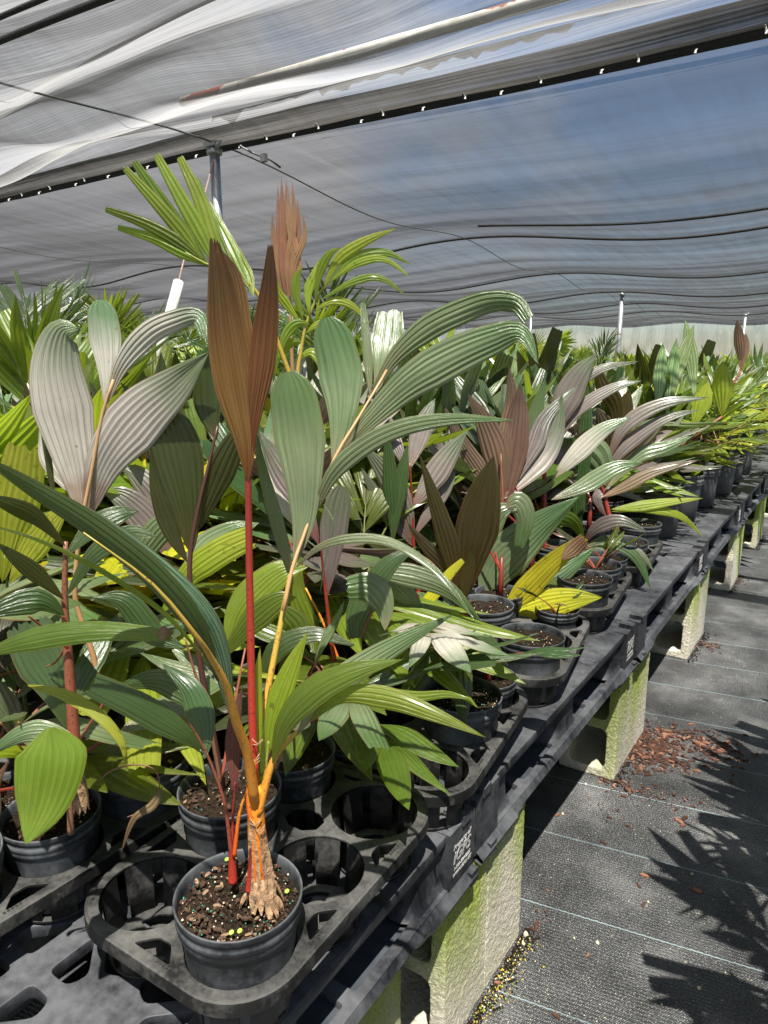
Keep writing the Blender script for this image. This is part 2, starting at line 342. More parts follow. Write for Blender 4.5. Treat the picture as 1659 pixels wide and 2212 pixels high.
def leaf_mat(name, base, mid, tip, vein=None, rough=.36, trans=(.2, .3, .03), tf=.35, ribs=9, spots=0.0, spotc=(.2, .1, .02), stripe=None, var=.12, spec=.5):
    m, N, L = mat(name); uv = N.new('ShaderNodeUVMap'); sx = nd(N, 'ShaderNodeSeparateXYZ'); L.new(uv.outputs[0], sx.inputs[0])
    U, V = sx.outputs['X'], sx.outputs['Y']; oi = N.new('ShaderNodeObjectInfo'); c = N.new('ShaderNodeTexCoord')
    n = nd(N, 'ShaderNodeTexNoise', i_Scale=22.0, i_Detail=5.0); L.new(c.outputs['Object'], n.inputs['Vector'])
    vv = mth(N, L, 'ADD', V, mth(N, L, 'MULTIPLY', mth(N, L, 'SUBTRACT', n.outputs['Fac'], .5), .3))
    col = ramp(N, L, vv, [(0, base), (.24, mid), (.5, mid), (.85, tip)])
    cr = nd(N, 'ShaderNodeCombineXYZ'); L.new(mth(N, L, 'MULTIPLY', U, 90.0), cr.inputs[0]); L.new(mth(N, L, 'MULTIPLY', V, 2.5), cr.inputs[1]); L.new(oi.outputs['Random'], cr.inputs[2])
    fn = nd(N, 'ShaderNodeTexNoise', i_Scale=1.0, i_Detail=3.0); L.new(cr.outputs[0], fn.inputs['Vector'])
    col = mixc(N, L, .55, col, ramp(N, L, fn.outputs['Fac'], [(.3, (.5, .5, .5)), (.7, (1, 1, 1))]), 'MULTIPLY')
    if stripe: col = mixc(N, L, ramp(N, L, fn.outputs['Fac'], [(.52, (0, 0, 0)), (.56, (1, 1, 1))]), col, stripe)
    fr = mth(N, L, 'ABSOLUTE', mth(N, L, 'SUBTRACT', mth(N, L, 'FRACT', mth(N, L, 'MULTIPLY', U, float(ribs))), .5))
    vl = ramp(N, L, fr, [(.0, (1, 1, 1)), (.035, (1, 1, 1)), (.085, (0, 0, 0))])
    vc = vein if vein else tuple(x*.45 for x in mid)
    col = mixc(N, L, mth(N, L, 'MULTIPLY', vl, .6), col, vc)
    if spots:
        sp = nd(N, 'ShaderNodeTexNoise', i_Scale=70.0, i_Detail=3.0); L.new(c.outputs['Object'], sp.inputs['Vector'])
        col = mixc(N, L, ramp(N, L, sp.outputs['Fac'], [(.66-spots*.1, (0, 0, 0)), (.72-spots*.1, (1, 1, 1))]), col, spotc)
    # thin browned margin, blemishes and pale water marks
    ed = mth(N, L, 'ABSOLUTE', mth(N, L, 'SUBTRACT', U, .5))
    col = mixc(N, L, ramp(N, L, mth(N, L, 'ADD', ed, mth(N, L, 'MULTIPLY', mth(N, L, 'SUBTRACT', n.outputs['Fac'], .5), .06)), [(.475, (0, 0, 0)), (.495, (.75, .75, .75))]), col, (.16, .09, .03))
    bl_ = nd(N, 'ShaderNodeTexNoise', i_Scale=55.0, i_Detail=4.0, i_Roughness=.7); L.new(c.outputs['Object'], bl_.inputs['Vector'])
    col = mixc(N, L, ramp(N, L, bl_.outputs['Fac'], [(.66, (0, 0, 0)), (.71, (.7, .7, .7))]), col, (.13, .10, .035))
    pm = nd(N, 'ShaderNodeTexNoise', i_Scale=11.0, i_Detail=5.0, i_Roughness=.6); L.new(c.outputs['Object'], pm.inputs['Vector'])
    col = mixc(N, L, .5, col, ramp(N, L, pm.outputs['Fac'], [(.35, (.6, .6, .55)), (.65, (1, 1, 1))]), 'MULTIPLY')
    # dry brown tip
    dt = mth(N, L, 'ADD', mth(N, L, 'ADD', V, mth(N, L, 'MULTIPLY', n.outputs['Fac'], .09)), mth(N, L, 'MULTIPLY', oi.outputs['Random'], .035))
    hs = N.new('ShaderNodeHueSaturation'); L.new(col, hs.inputs['Color'])
    L.new(mth(N, L, 'ADD', .5-.03, mth(N, L, 'MULTIPLY', oi.outputs['Random'], .05)), hs.inputs['Hue'])
    L.new(mth(N, L, 'ADD', 1-var, mth(N, L, 'MULTIPLY', oi.outputs['Random'], 2*var)), hs.inputs['Value'])
    col = mixc(N, L, ramp(N, L, dt, [(1.0, (0, 0, 0)), (1.02, (1, 1, 1))]), hs.outputs[0], (.2, .12, .06))
    p = N.new('ShaderNodeBsdfPrincipled'); L.new(col, p.inputs['Base Color'])
    L.new(mth(N, L, 'ADD', rough-.09, mth(N, L, 'MULTIPLY', n.outputs['Fac'], .16)), p.inputs['Roughness'])
    p.inputs['Specular IOR Level'].default_value = spec; p.inputs['Coat Weight'].default_value = .3 if spec > .2 else 0; p.inputs['Coat Roughness'].default_value = .22
    bp = bump(N, L, mth(N, L, 'ADD', mth(N, L, 'MULTIPLY', fn.outputs['Fac'], .5), mth(N, L, 'MULTIPLY', fr, .8)), .5, .0025); L.new(bp, p.inputs['Normal'])
    t = N.new('ShaderNodeBsdfTranslucent'); tc_ = mixc(N, L, .6, trans, col, 'MULTIPLY'); tc2 = mixc(N, L, .65, tc_, trans); L.new(tc2, t.inputs[0])
    x = N.new('ShaderNodeMixShader'); x.inputs[0].default_value = tf; L.new(p.outputs[0], x.inputs[1]); L.new(t.outputs[0], x.inputs[2])
    out(N, L, x.outputs[0]); return m
LM = {
 'silver': leaf_mat('silver_green_leaf', (.36, .20, .11), (.54, .51, .44), (.15, .24, .11), rough=.25, trans=(.16, .22, .06), tf=.18, spec=.75, vein=(.17, .15, .12)),  # pale middle is the leaf's own silver plus sheen put into the colour
 'silvergreen': leaf_mat('grey_green_leaf', (.34, .29, .18), (.19, .25, .13), (.09, .17, .055), rough=.25, trans=(.2, .3, .05), tf=.25, spec=.7, vein=(.09, .15, .06)),
 'deep': leaf_mat('deep_green_leaf', (.07, .10, .03), (.055, .105, .032), (.05, .095, .03), rough=.27, trans=(.22, .34, .03), tf=.28, spec=.7, vein=(.02, .05, .02)),
 'striped': leaf_mat('striped_green_leaf', (.06, .10, .04), (.045, .11, .05), (.045, .10, .04), rough=.30, trans=(.1, .2, .05), tf=.22, stripe=(.26, .40, .28)),
 'green': leaf_mat('green_leaf', (.11, .13, .02), (.10, .15, .02), (.12, .18, .025), rough=.28, trans=(.42, .55, .03), tf=.42),
 'fresh': leaf_mat('fresh_green_leaf', (.18, .23, .03), (.19, .27, .03), (.22, .30, .04), rough=.28, trans=(.55, .72, .05), tf=.45),
 'lime': leaf_mat('yellow_green_leaf', (.30, .34, .03), (.34, .42, .04), (.38, .42, .05), rough=.4, trans=(.6, .75, .05), tf=.45, spots=.3, spotc=(.12, .15, .02)),
 'yellow': leaf_mat('yellowed_leaf', (.45, .42, .03), (.66, .60, .03), (.5, .48, .03), rough=.45, trans=(.85, .7, .05), tf=.4, spots=.35, spotc=(.22, .24, .02), vein=(.25, .22, .02)),
 'bronze': leaf_mat('bronze_spear_leaf', (.28, .09, .03), (.25, .13, .045), (.07, .04, .022), rough=.42, trans=(.5, .24, .06), tf=.35, vein=(.07, .025, .015), ribs=12, var=.03),
 'darkbronze': leaf_mat('dark_bronze_leaf', (.09, .03, .015), (.055, .04, .012), (.06, .055, .015), rough=.4, trans=(.2, .14, .01), tf=.4, vein=(.03, .015, .01)),
 'olive': leaf_mat('dark_olive_leaf', (.08, .06, .018), (.045, .055, .014), (.05, .07, .018), rough=.42, trans=(.13, .15, .01), tf=.4),
 'mauve': leaf_mat('mauve_silver_leaf', (.22, .10, .075), (.20, .17, .155), (.13, .17, .10), rough=.33, trans=(.2, .12, .1), tf=.15, spec=.8, vein=(.14, .07, .06)),
 'brownpink': leaf_mat('pinkish_brown_leaf', (.28, .12, .08), (.21, .14, .085), (.14, .10, .06), rough=.42, trans=(.35, .18, .08), tf=.25, vein=(.1, .05, .03)),
 'salmon': leaf_mat('salmon_new_leaf', (.45, .24, .13), (.50, .27, .16), (.36, .22, .15), rough=.5, trans=(.8, .4, .2), tf=.35, ribs=14),
 'redbronze': leaf_mat('dull_red_leaf', (.25, .06, .04), (.20, .10, .065), (.16, .10, .06), rough=.4, trans=(.35, .1, .05), tf=.3),
 'varieg': leaf_mat('variegated_leaf', (.15, .24, .08), (.14, .26, .09), (.12, .24, .07), rough=.36, trans=(.4, .6, .2), tf=.35, stripe=(.5, .6, .33)),
 'dry': leaf_mat('dry_leaf', (.25, .17, .10), (.28, .19, .11), (.2, .12, .07), rough=.8, trans=(.4, .25, .12), tf=.2, spec=.1),
}
def stem_mat(name, c0, c1, rough=.4, speck=True, trans=0):
    m, N, L = mat(name); p = N.new('ShaderNodeBsdfPrincipled'); uv = N.new('ShaderNodeUVMap'); sx = nd(N, 'ShaderNodeSeparateXYZ'); L.new(uv.outputs[0], sx.inputs[0])
    c = N.new('ShaderNodeTexCoord'); n = nd(N, 'ShaderNodeTexNoise', i_Scale=260.0, i_Detail=2.0); L.new(c.outputs['Object'], n.inputs['Vector'])
    n2 = nd(N, 'ShaderNodeTexNoise', i_Scale=30.0, i_Detail=4.0); L.new(c.outputs['Object'], n2.inputs['Vector'])
    v = mth(N, L, 'ADD', sx.outputs['Y'], mth(N, L, 'MULTIPLY', mth(N, L, 'SUBTRACT', n2.outputs['Fac'], .5), .35))
    col = ramp(N, L, v, [(0, c0), (1, c1)])
    if speck: col = mixc(N, L, ramp(N, L, n.outputs['Fac'], [(.60, (0, 0, 0)), (.66, (.8, .8, .8))]), col, tuple(x*.35 for x in c0))
    L.new(col, p.inputs['Base Color']); p.inputs['Roughness'].default_value = rough
    L.new(bump(N, L, n2.outputs['Fac'], .2, .002), p.inputs['Normal'])
    out(N, L, p.outputs[0]); return m
SM = {
 'red': stem_mat('red_petiole', (.42, .04, .025), (.10, .018, .012), .32, True),
 'orange': stem_mat('orange_crownshaft', (.55, .07, .01), (.62, .26, .02), .38),
 'yelloworange': stem_mat('yellow_orange_petiole', (.55, .2, .02), (.34, .28, .05), .42),
 'yellowgreen': stem_mat('yellow_green_petiole', (.42, .26, .03), (.2, .24, .05), .42),
 'peach': stem_mat('peach_rachis', (.36, .19, .07), (.42, .27, .14), .5, False),
 'brick': stem_mat('brick_red_petiole', (.26, .06, .035), (.20, .08, .04), .45),
 'crimson': stem_mat('crimson_petiole', (.28, .035, .025), (.15, .035, .025), .4, False),
 'brown': stem_mat('brown_stem', (.16, .08, .045), (.22, .08, .04), .6),
 'greenstem': stem_mat('green_petiole', (.12, .15, .03), (.14, .2, .04), .45),
 'dark': stem_mat('dark_petiole', (.05, .02, .015), (.07, .025, .02), .4, False),
}
M['sheath'] = simple('dry_fibrous_sheath', (.30, .19, .11), .9, .5, 130, bmp=.5, spec=.1)
# ================================================================== SETTING
g = MB(); g.add([(-150, -150, 0), (150, -150, 0), (150, 150, 0), (-150, 150, 0)], [(0, 1, 2, 3)])
tag(g.build('ground', M['ground']), 'black woven weed cloth with pale marker threads, sandy dust on it', 'ground', kind='structure')

# ---- shade cloth: sags between a grid of cables and posts
NX, NY, X0, Y0, CH = 5.2, 4.45, -3.8, 3.7, 2.8
def skew(y): return -.115*(y-Y0)
def zb(x, y):
    u = (x-X0-skew(y))/NX; v = (y-Y0)/NY
    su = math.sin(math.pi*u)**2; sv = math.sin(math.pi*v)**2
    return CH-.20*su*(.55+.45*math.cos(math.pi*v)**2)*min(1, .1+abs(v)*1.1 if v > 0 else .1+abs(v)*.6)-.12*sv
def zc(x, y):
    u = (x-X0-skew(y))/NX; v = (y-Y0)/NY
    su = math.sin(math.pi*u)**2; sv = math.sin(math.pi*v)**2
    z = CH-.20*su*(.55+.45*math.cos(math.pi*v)**2)*min(1, .1+abs(v)*1.1 if v > 0 else .1+abs(v)*.6)-.12*sv
    if y < Y0:
        d = Y0-y
        f = min(1, d/.5)
        wv = math.sin(d*7.5+1.3*noise.noise((x*.25, y*.5, 3))*3)*.07+math.sin(d*17+2.2*noise.noise((x*.4, y*.7, 9))*3)*.024
        z += f*(wv*(.5+1.2*abs(noise.noise((x*.3, y*.8, 1)))))+f*.07*noise.noise((x*.6, y*1.6, 5))
        z += f*.016*noise.noise((x*1.5, y*9, 2))+f*.012*noise.noise((x*.9+y*2.5, y*3.4, 12))
    else:
        f = min(1, (y-Y0)/.4)
        z += f*(.006*math.sin((y-Y0)*5+2*noise.noise((x*.3, y*.3, 4)))+.012*noise.noise((x*.8, y*1.6, 7))+.004*noise.noise((x*3, y*8, 7)))
    return z
def cloth(name, xs, ys, m, label):
    b = MB(); nx = len(xs)
    vs = [(x, y, zc(x, y)) for y in ys for x in xs]
    fs = [(j*nx+i, j*nx+i+1, (j+1)*nx+i+1, (j+1)*nx+i) for j in range(len(ys)-1) for i in range(nx-1)]
    b.add(vs, fs, 0, None, True)
    return tag(b.build(name, m), label, 'shade cloth')
def rng(a, b, st):
    n = max(1, int(round((b-a)/st))); return [a+(b-a)*i/n for i in range(n+1)]
cloth('shade_cloth', rng(-14, 7, .07), rng(-5, 3.62, .03), M['cloth'], 'rumpled grey shade cloth overhead, nearer than the clipped cable')
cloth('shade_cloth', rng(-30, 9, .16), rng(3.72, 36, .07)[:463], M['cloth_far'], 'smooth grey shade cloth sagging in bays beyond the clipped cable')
# doubled hem rolled along the clipped cable
b = MB(); xs = rng(-14, 7, .15); prof = [(-.24, .02), (-.16, .005), (-.1, -.004), (-.07, -.014), (-.055, -.03)]
vs = []
for (dy, dz) in prof:
    for x in xs: vs.append((x, Y0+dy-.02*abs(noise.noise((x*.6, dy, 0))), zc(x, Y0)+dz+.012*noise.noise((x*1.2, dy*8, 6))-.01))
nx = len(xs)
b.add(vs, [(j*nx+i, j*nx+i+1, (j+1)*nx+i+1, (j+1)*nx+i) for j in range(len(prof)-1) for i in range(nx-1)], 0, None, True)
tag(b.build('cloth_hem', M['cloth_hem']), 'doubled brownish hem of shade cloth folded along the clipped cable', 'cloth hem')
# clipped cable with black webbing and white clips
cb = empty('clipped_cable', (X0, Y0, CH)); tag(cb, 'black webbing edge on a steel cable held by small white clips', 'cable')
def lm(b, name, m, par):    # build with local coordinates relative to parent
    b.v = [tuple(Vector(v)-par.location) for v in b.v]; return b.build(name, m, par)
b = MB(); pts = [(x, Y0-.025, zc(x, Y0)-.035) for x in rng(-14, 7, .3)]; b.tube(pts, .007, 6); lm(b, 'cable', M['wire'], cb)
b = MB()
for s in (0, 1):
    yy = Y0-.058+s*.062
    xs2 = rng(-14, 7, .15)
    top = [(x, yy, zc(x, Y0)-.02+.004*noise.noise((x*3, s, 0))) for x in xs2]; bot = [(x, yy+.022, z-.03) for (x, y, z) in top]
    n = len(xs2); b.add(top+bot, [(i, i+1, n+i+1, n+i) for i in range(n-1)])
lm(b, 'webbing', M['black_tape'], cb)
x = -9.0; k = 0
while x < 1.0:
    c = MB(); z = zc(x, Y0)-.042; yy = Y0-.045+.04*(k % 2)
    c.tube([(x-.005, yy-.02, z+.014), (x, yy, z-.004), (x+.005, yy+.02, z+.012)], .0038, 6)
    c.box((x, yy, z-.006), (.009, .009, .016)); lm(c, 'clip', M['clip'], cb)
    x += .185+.05*(k % 3); k += 1
# cables under the cloth
def cable(pts, r, m, label, name='canopy_cable'):
    b = MB(); b.tube(pts, r, 6); o = b.build(name, m); tag(o, label, 'cable'); return o
def line_y(i): return [(X0+i*NX+skew(y), y, zb(X0+i*NX+skew(y), y)-.02) for y in rng(-4.5, 34, .25)]
cable(line_y(0), .006, M['wire'], 'dark cable running from the near post top away under the cloth')
cable(line_y(-1), .005, M['wire'], 'dark cable under the cloth, first one left of the near post')
cable(line_y(1), .005, M['wire'], 'dark cable under the cloth, on the right over the aisle')
for j, lb in ((1, 'nearest'), (2, 'second'), (3, 'third'), (4, 'fourth'), (5, 'fifth')):
    y = Y0+j*NY
    cable([(x, y+.02*noise.noise((x, y, 0)), zb(x, y)-.02) for x in rng(-26, 8, .2)], .016 if j < 3 else .02, M['black_tape'], '%s black seam crossing the cloth beyond the clipped cable' % lb, 'cloth_seam')
cable([(x, 7.1+.05*x*.0, zb(x, 7.1)-.012) for x in rng(-3.6, 8, .2)], .013, M['cloth_hem'], 'brownish thin seam crossing the cloth before the black seam', 'cloth_seam')
for yy, r in ((1.66, .010), (1.78, .013)):
    pts = [(x, yy+.06*(x+3)*.08+.01*noise.noise((x, yy, 0)), zb(x, yy)-.04) for x in rng(-8, -1.7, .12)]
    cable(pts, r, M['black_tape'], 'black lapped seam crossing the upper left corner, %s one' % ('nearer' if yy < 1.7 else 'farther'), 'cloth_seam')
# rusted pipe above the cloth
b = MB(); b.tube([(-4.2, 3.72, 3.12), (-2.6, 3.76, 3.14), (7, 4.0, 3.2)], .032, 12)
tag(b.build('roof_pipe', M['rust']), 'rust patched pale pipe lying above the shade cloth', 'pipe')
b = MB(); vs = []; nn = 140
for k in range(nn+1):
    x = -4.1+5.2*k/nn; a = abs(noise.noise((x*5, 1, 0)))*.10+abs(noise.noise((x*17, 2, 0)))*.06+.012
    vs += [(x, 3.9, 3.06), (x, 3.9+.02*noise.noise((x*6, 0, 3)), 3.06-a*(1 if noise.noise((x*1.3, 7, 0)) > -.1 else .25))]
b.add(vs, [(2*k, 2*k+2, 2*k+3, 2*k+1) for k in range(nn)])
tag(b.build('torn_cloth_roll', M['black_tape']), 'torn black strip of cloth hanging behind the rusted pipe', 'cloth strip')

# ---- posts
def post(x, y, r, label, top=True):
    z1 = zb(x, y); t = empty('canopy_post', (x, y, 0)); tag(t, label, 'post', 'steel posts holding up the shade cloth')
    b = MB(); b.tube([(0, 0, 0), (0, 0, z1-.02)], r, 20); b.build('pipe', M['steel'], t)
    if top:
        b = MB(); b.tube([(0, 0, z1-.09), (0, 0, z1-.06)], r*1.5, 16); b.box((0, -.02, z1-.03), (.11, .05, .03)); b.tube([(-.07, 0, z1-.06), (.09, -.02, z1-.02)], .008, 6)
        b.tube([(.05, -.03, z1-.07), (.09, -.05, z1-.03)], .012, 8)
        b.build('clamp', M['steel'], t)
    return t
post(-3.80, 3.62, .034, 'round galvanised post with a bolted clamp, the nearest post')
post(-4.97, 17.15, .05, 'thin pale distant post near the right edge of the picture')
post(-10.1, 18.3, .045, 'thin distant post half hidden behind the big silvery frond')
post(-9.2, 22.0, .04, 'distant post at the far side wall right of centre')
post(-3.3, 24.0, .04, 'distant post at the far right side wall')
post(-14.6, 9.5, .04, 'distant post behind the dark palms on the left')
# stub cable with clamp right of post
b = MB(); b.tube([at(505, 308, 5.1), at(545, 330, 5.1), at(585, 346, 5.15), at(606, 362, 5.2)], .007, 6); b.box(at(570, 341, 5.12), (.04, .03, .05))
tag(b.build('cable_end', M['wire']), 'loose dark cable end with a clamp beside the near post top', 'cable')
# guy cord + white sleeve
g0 = at(470, 312, 5.15); g1 = at(398, 560, 4.75); g2 = at(385, 612, 4.7); g3 = at(340, 780, 4.45); g4 = Vector((g3.x-.12, g3.y-.25, .0))
b = MB(); b.tube([g0, g0.lerp(g1, .5)+Vector((.01, 0, -.02)), g1, g2, g3, g4], .006, 6)
tag(b.build('guy_cord', M['cord']), 'faded brownish guy cord slanting down from the near post top', 'cord')
b = MB(); d = (g3-g2)
b.tube([g2-d*.02, g2+d*1.1], .032, 16); tag(b.build('pipe_sleeve', M['white_pvc']), 'white plastic pipe sleeve slipped over the slanting guy cord', 'pipe')
# side wall cloth far away, pleated curtain
b = MB(); n = 420; vs = []
for zi in range(7):
    z = -.0+zi*.46
    for k in range(n+1):
        x = -34+44*k/n; vs.append((x, 34.5-.16*(x+5)*.2+.09*math.sin(k*.9)+.06*noise.noise((k*.2, zi*.5, 0)), z))
b.add(vs, [(j*(n+1)+i, j*(n+1)+i+1, (j+1)*(n+1)+i+1, (j+1)*(n+1)+i) for j in range(6) for i in range(n)], 0, None, True)
tag(b.build('side_wall_cloth', M['cloth_wall']), 'pale shade cloth side wall at the far end of the nursery', 'side wall')
b = MB(); vs = []
for zi in range(7):
    for k in range(361): vs.append((-29.5+.08*math.sin(k*.9), -6+41*k/360, zi*.46))
b.add(vs, [(j*361+i, j*361+i+1, (j+1)*361+i+1, (j+1)*361+i) for j in range(6) for i in range(360)], 0, None, True)
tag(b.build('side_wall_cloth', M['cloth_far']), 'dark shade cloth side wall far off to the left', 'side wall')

# ================================================================== BENCH
def block_mesh():
    W, D, H = .194, .194, .397
    # plate in local XZ, extruded along Y
    outer = [(0, 0), (W, 0), (W, H), (0, H)]; t = .034
    holes = [rrect(t, t, W-t, H/2-.018, .022, 3), rrect(t, H/2+.018, W-t, H-t, .022, 3)]
    vs, fs = plate_mesh(rrect(0, 0, W, H, .006, 1), holes, 0, D, .003)
    vs = [(x, -z, y) for (x, y, z) in vs]
    return vs, fs
bv, bf = block_mesh()
import itertools
def block(x, y, rz, label):
    b = MB(); rs = R.random()*50
    b.add([Vector(v) for v in bv], bf)
    o = b.build('concrete_block', M['block']); o.location = (x, y, 0); o.rotation_euler = (0, 0, rz)
    # finely cut and roughened edges
    m = o.modifiers.new('sub', 'REMESH'); m.mode = 'VOXEL'; m.voxel_size = .0045
    tx = bpy.data.textures.get('grain') or bpy.data.textures.new('grain', 'CLOUDS'); tx.noise_scale = .012; tx.noise_depth = 3
    d = o.modifiers.new('rough', 'DISPLACE'); d.texture = tx; d.strength = .004; d.mid_level = .5; d.texture_coords = 'GLOBAL'
    return tag(o, label, 'concrete block', 'concrete blocks standing on end under the bench')
bx = -.56-.194
SEAM = [1.105+1.18*i for i in range(-1, 8)]
names = ['first', 'second', 'third', 'fourth', 'fifth', 'sixth', 'seventh']
for i in range(7):
    yc = 1.24+1.18*i
    if i == 3: yc += .02
    o = block(bx, yc-.099, rad(.6), 'mossy upright concrete block, nearer of the %s pair under the bench edge' % names[i])
    if i > 3: o.modifiers['sub'].voxel_size = .008
    o = block(bx, yc+.099, rad(-.5), 'mossy upright concrete block, farther of the %s pair under the bench edge' % names[i])
    if i > 3: o.modifiers['sub'].voxel_size = .008
proto_b = o
for i, x in ((0, -1.55), (1, -1.55), (2, -1.55), (0, -2.5), (1, -2.5), (2, -2.5), (3, -1.55)):
    c = proto_b.copy(); COL.objects.link(c); c.location = (x-.1, 1.24+1.18*i, 0)
    c['label'] = 'concrete block in the dark under the bench, behind the row at its edge'; c['group'] = 'blocks in the dark under the bench'
cc = proto_b.copy(); COL.objects.link(cc); cc.location = (-1.02, .93, 0); cc.rotation_euler.z = rad(8); cc['label'] = 'broken edged concrete block in shade, left of the first mossy pair'
cc = proto_b.copy(); COL.objects.link(cc); cc.location = (-.80, .86, 0); cc.rotation_euler.z = rad(4); cc['label'] = 'concrete block in shade close to the first mossy pair, its hollow side showing'

# ---- pallets.  local origin at centre, x across the bench, y along it; z from the block tops
PL, PW, PH = 1.165, 1.02, .142
def pallet_parts():
    # top deck plate with star cut-outs
    hx, hy = PW/2, PL/2
    holes = []
    nxh, nyh = 3, 4; mx, my = .085, .07
    cw, chh = (PW-2*mx)/nxh, (PL-2*my)/nyh
    for i in range(nxh):
        for j in range(nyh):
            cx = -hx+mx+cw*(i+.5); cy = -hy+my+chh*(j+.5)
            hw, hh = cw/2-.012, chh/2-.012; r0 = .062; g = .017
            # eight triangular openings round a hub
            cor = [(hw, 0), (hw, hh), (0, hh), (-hw, hh), (-hw, 0), (-hw, -hh), (0, -hh), (hw, -hh)]
            for k in range(8):
                a, bb = Vector(cor[k]), Vector(cor[(k+1) % 8])
                pa, pb = a.normalized()*r0, bb.normalized()*r0
                poly = [pa, a, bb, pb]; cen = (pa+a+bb+pb)/4
                q = [cen+(p-cen)*.66 for p in poly]
                q = [(cx+p.x, cy+p.y) for p in q]
                holes.append(rpoly(q, .012))
    top = plate_mesh(rrect(-hx, -hy, hx, hy, .02, 3), holes, PH-.011, .022, .002)
    b = MB(); b.add(*top)
    # raised border bars on the long edges and slots
    for s in (-1, 1):
        b.box((s*(hx-.035), 0, PH-.030), (.05, PL-.30, .018))
    tops = b
    # bottom frame
    holes = []
    y = -hy+.17
    for s in (-1, 1):
        yy = -hy+.20
        for ln in (.10, .22, .10, .0, .10, .22, .10):
            if ln == 0: yy += .06; continue
            holes.append(rrect(s*(hx-.045)-.030, yy, s*(hx-.045)+.030, yy+ln-.03, .004, 1)); yy += ln
    holes.append(rrect(-hx+.16, -hy+.12, -.06, -.06, .03)); holes.append(rrect(.06, -hy+.12, hx-.16, -.06, .03))
    holes.append(rrect(-hx+.16, .06, -.06, hy-.12, .03)); holes.append(rrect(.06, .06, hx-.16, hy-.12, .03))
    bot = plate_mesh(rrect(-hx-.006, -hy, hx+.006, hy, .03, 3), holes, .013, .022, .002)
    f = MB(); f.add(*bot)
    # outward flared lip along the long edges, wavy near the corners
    for s in (-1, 1):
        n = 60; vs = []
        for k in range(n+1):
            yy = -hy+.01+(PL-.02)*k/n; e = min(k, n-k)/n
            fl = .014 if e < .16 else (.008 if e < .19 else .004)
            vs += [(s*(hx+.006), yy, .022), (s*(hx+.010+fl), yy, .006), (s*(hx+.006+fl), yy, -.002 if e > .19 else -.006), (s*(hx-.004), yy, .001)]
        fs = []
        for k in range(n):
            for m in range(3):
                a = k*4+m; fs.append((a, a+4, a+5, a+1) if s > 0 else (a, a+1, a+5, a+4))
        f.add(vs, fs, 0, None, True)
    inl = []
    for s in (-1, 1):
        q = MB(); q.box((s*(hx-.045), 0, .0075), (.066, PL-.36, .003)); inl.append(q)
    return tops, f, inl
PT, PF, PI_ = pallet_parts()
def foot(cx, cy, lx, ly):
    b = MB(); vs = []; n = 0
    for (z, k) in ((.022, 1.12), (.034, 1.02), (.05, 1.0), (PH-.022, .97)):
        q = rrect(-lx/2*k, -ly/2*k, lx/2*k, ly/2*k, min(lx, ly)*.28, 5); n = len(q)
        vs += [(cx+x, cy+y, z) for x, y in q]
    fs = [(i*n+k, i*n+(k+1) % n, (i+1)*n+(k+1) % n, (i+1)*n+k) for i in range(3) for k in range(n)]
    b.add(vs, fs, 0, None, True); return b
def slabtab(y, s):   # upright end tab with a notch, proud of the edge
    b = MB(); hx = PW/2
    b.box((s*(hx-.012), y-.012*(1 if y > 0 else -1), PH*.5+.008), (.040, .105, PH-.012)); b.box((s*(hx-.010), y+.0, PH+.006), (.045, .034, .02))
    b.box((s*(hx+.012), y+.02, .004), (.02, .028, .03))
    return b
TXT = [('Property of', .015, .014, .0), ('iGPS', .036, -.016, .0006), ('1-800-884-0225', .0105, -.032, .0), ('WWW.iGPS.NET', .0105, -.045, .0)]
def make_pallet(label):
    t = empty('plastic_pallet'); tag(t, label, 'pallet', 'black plastic pallets forming the bench top')
    PT.build('top_deck', M['pallet'], t, auto=35); PF.build('bottom_frame', M['pallet'], t, auto=35); [q.build('inlay_strip', M['panel'], t) for q in PI_]
    for ix in (-1, 0, 1):
        for iy in (-1, 0, 1):
            lx, ly = (.13, .20) if iy else (.12, .16)
            foot(ix*(PW/2-.075), iy*(PL/2-.115), lx, ly).build('foot', M['pallet'], t)
    for s in (-1, 1):
        for y in (-PL/2+.045, PL/2-.045): slabtab(y, s).build('edge_tab', M['pallet'], t, auto=30)
    b = MB()
    for body, size, dz, bold in TXT:
        vs, fs = text_mesh(body, size, .25, bold); x0 = max(v[0] for v in vs)
        # reads from the aisle: text x -> +y, text y -> z, on the +x foot faces
        for yc in (PL/2-.115,):
            b.add([(PW/2+.0086+v[2], yc-x0/2+v[0]+.058, .088+dz+v[1]) for v in vs], fs)
    b.build('lettering', M['letter'], t)
    return t
EDGE = -.556
pal = make_pallet('')
k = 0
ordn = ['nearest', 'second', 'third', 'fourth', 'fifth', 'sixth', 'seventh', 'eighth']
for row, xo in enumerate((0, -1.035, -2.07)):
    for i in range(8):
        if row == 2 and i > 5: continue
        p = pal if k == 0 else copy_tree(pal); k += 1
        p.location = (EDGE-PW/2+xo-(.004*(i % 2)), .562+1.18*i, .397+.003*(i % 2)); p.rotation_euler = (0, 0, rad([.25, -.4, .3, 0, -.2, .4, 0, .2][i]))
        p['label'] = '%s black plastic pallet from the camera in the %s' % (ordn[i], ['row along the aisle', 'second row from the aisle', 'back row from the aisle'][row])
for i in range(3):
    p = copy_tree(pal); p.location = (.36+PW/2, .2+1.18*i, .397); p.rotation_euler = (0, 0, math.pi)
    p['label'] = '%s black plastic pallet of the bench across the aisle' % ordn[i]; p['group'] = 'pallets across the aisle'
    for yy in (-.4, .4):
        c = proto_b.copy(); COL.objects.link(c); c.location = (.42, .2+1.18*i+yy, 0)
        c['label'] = 'concrete block under the bench across the aisle'; c['group'] = 'blocks across the aisle'
        c2 = c.copy(); COL.objects.link(c2); c2.location.x = 1.15

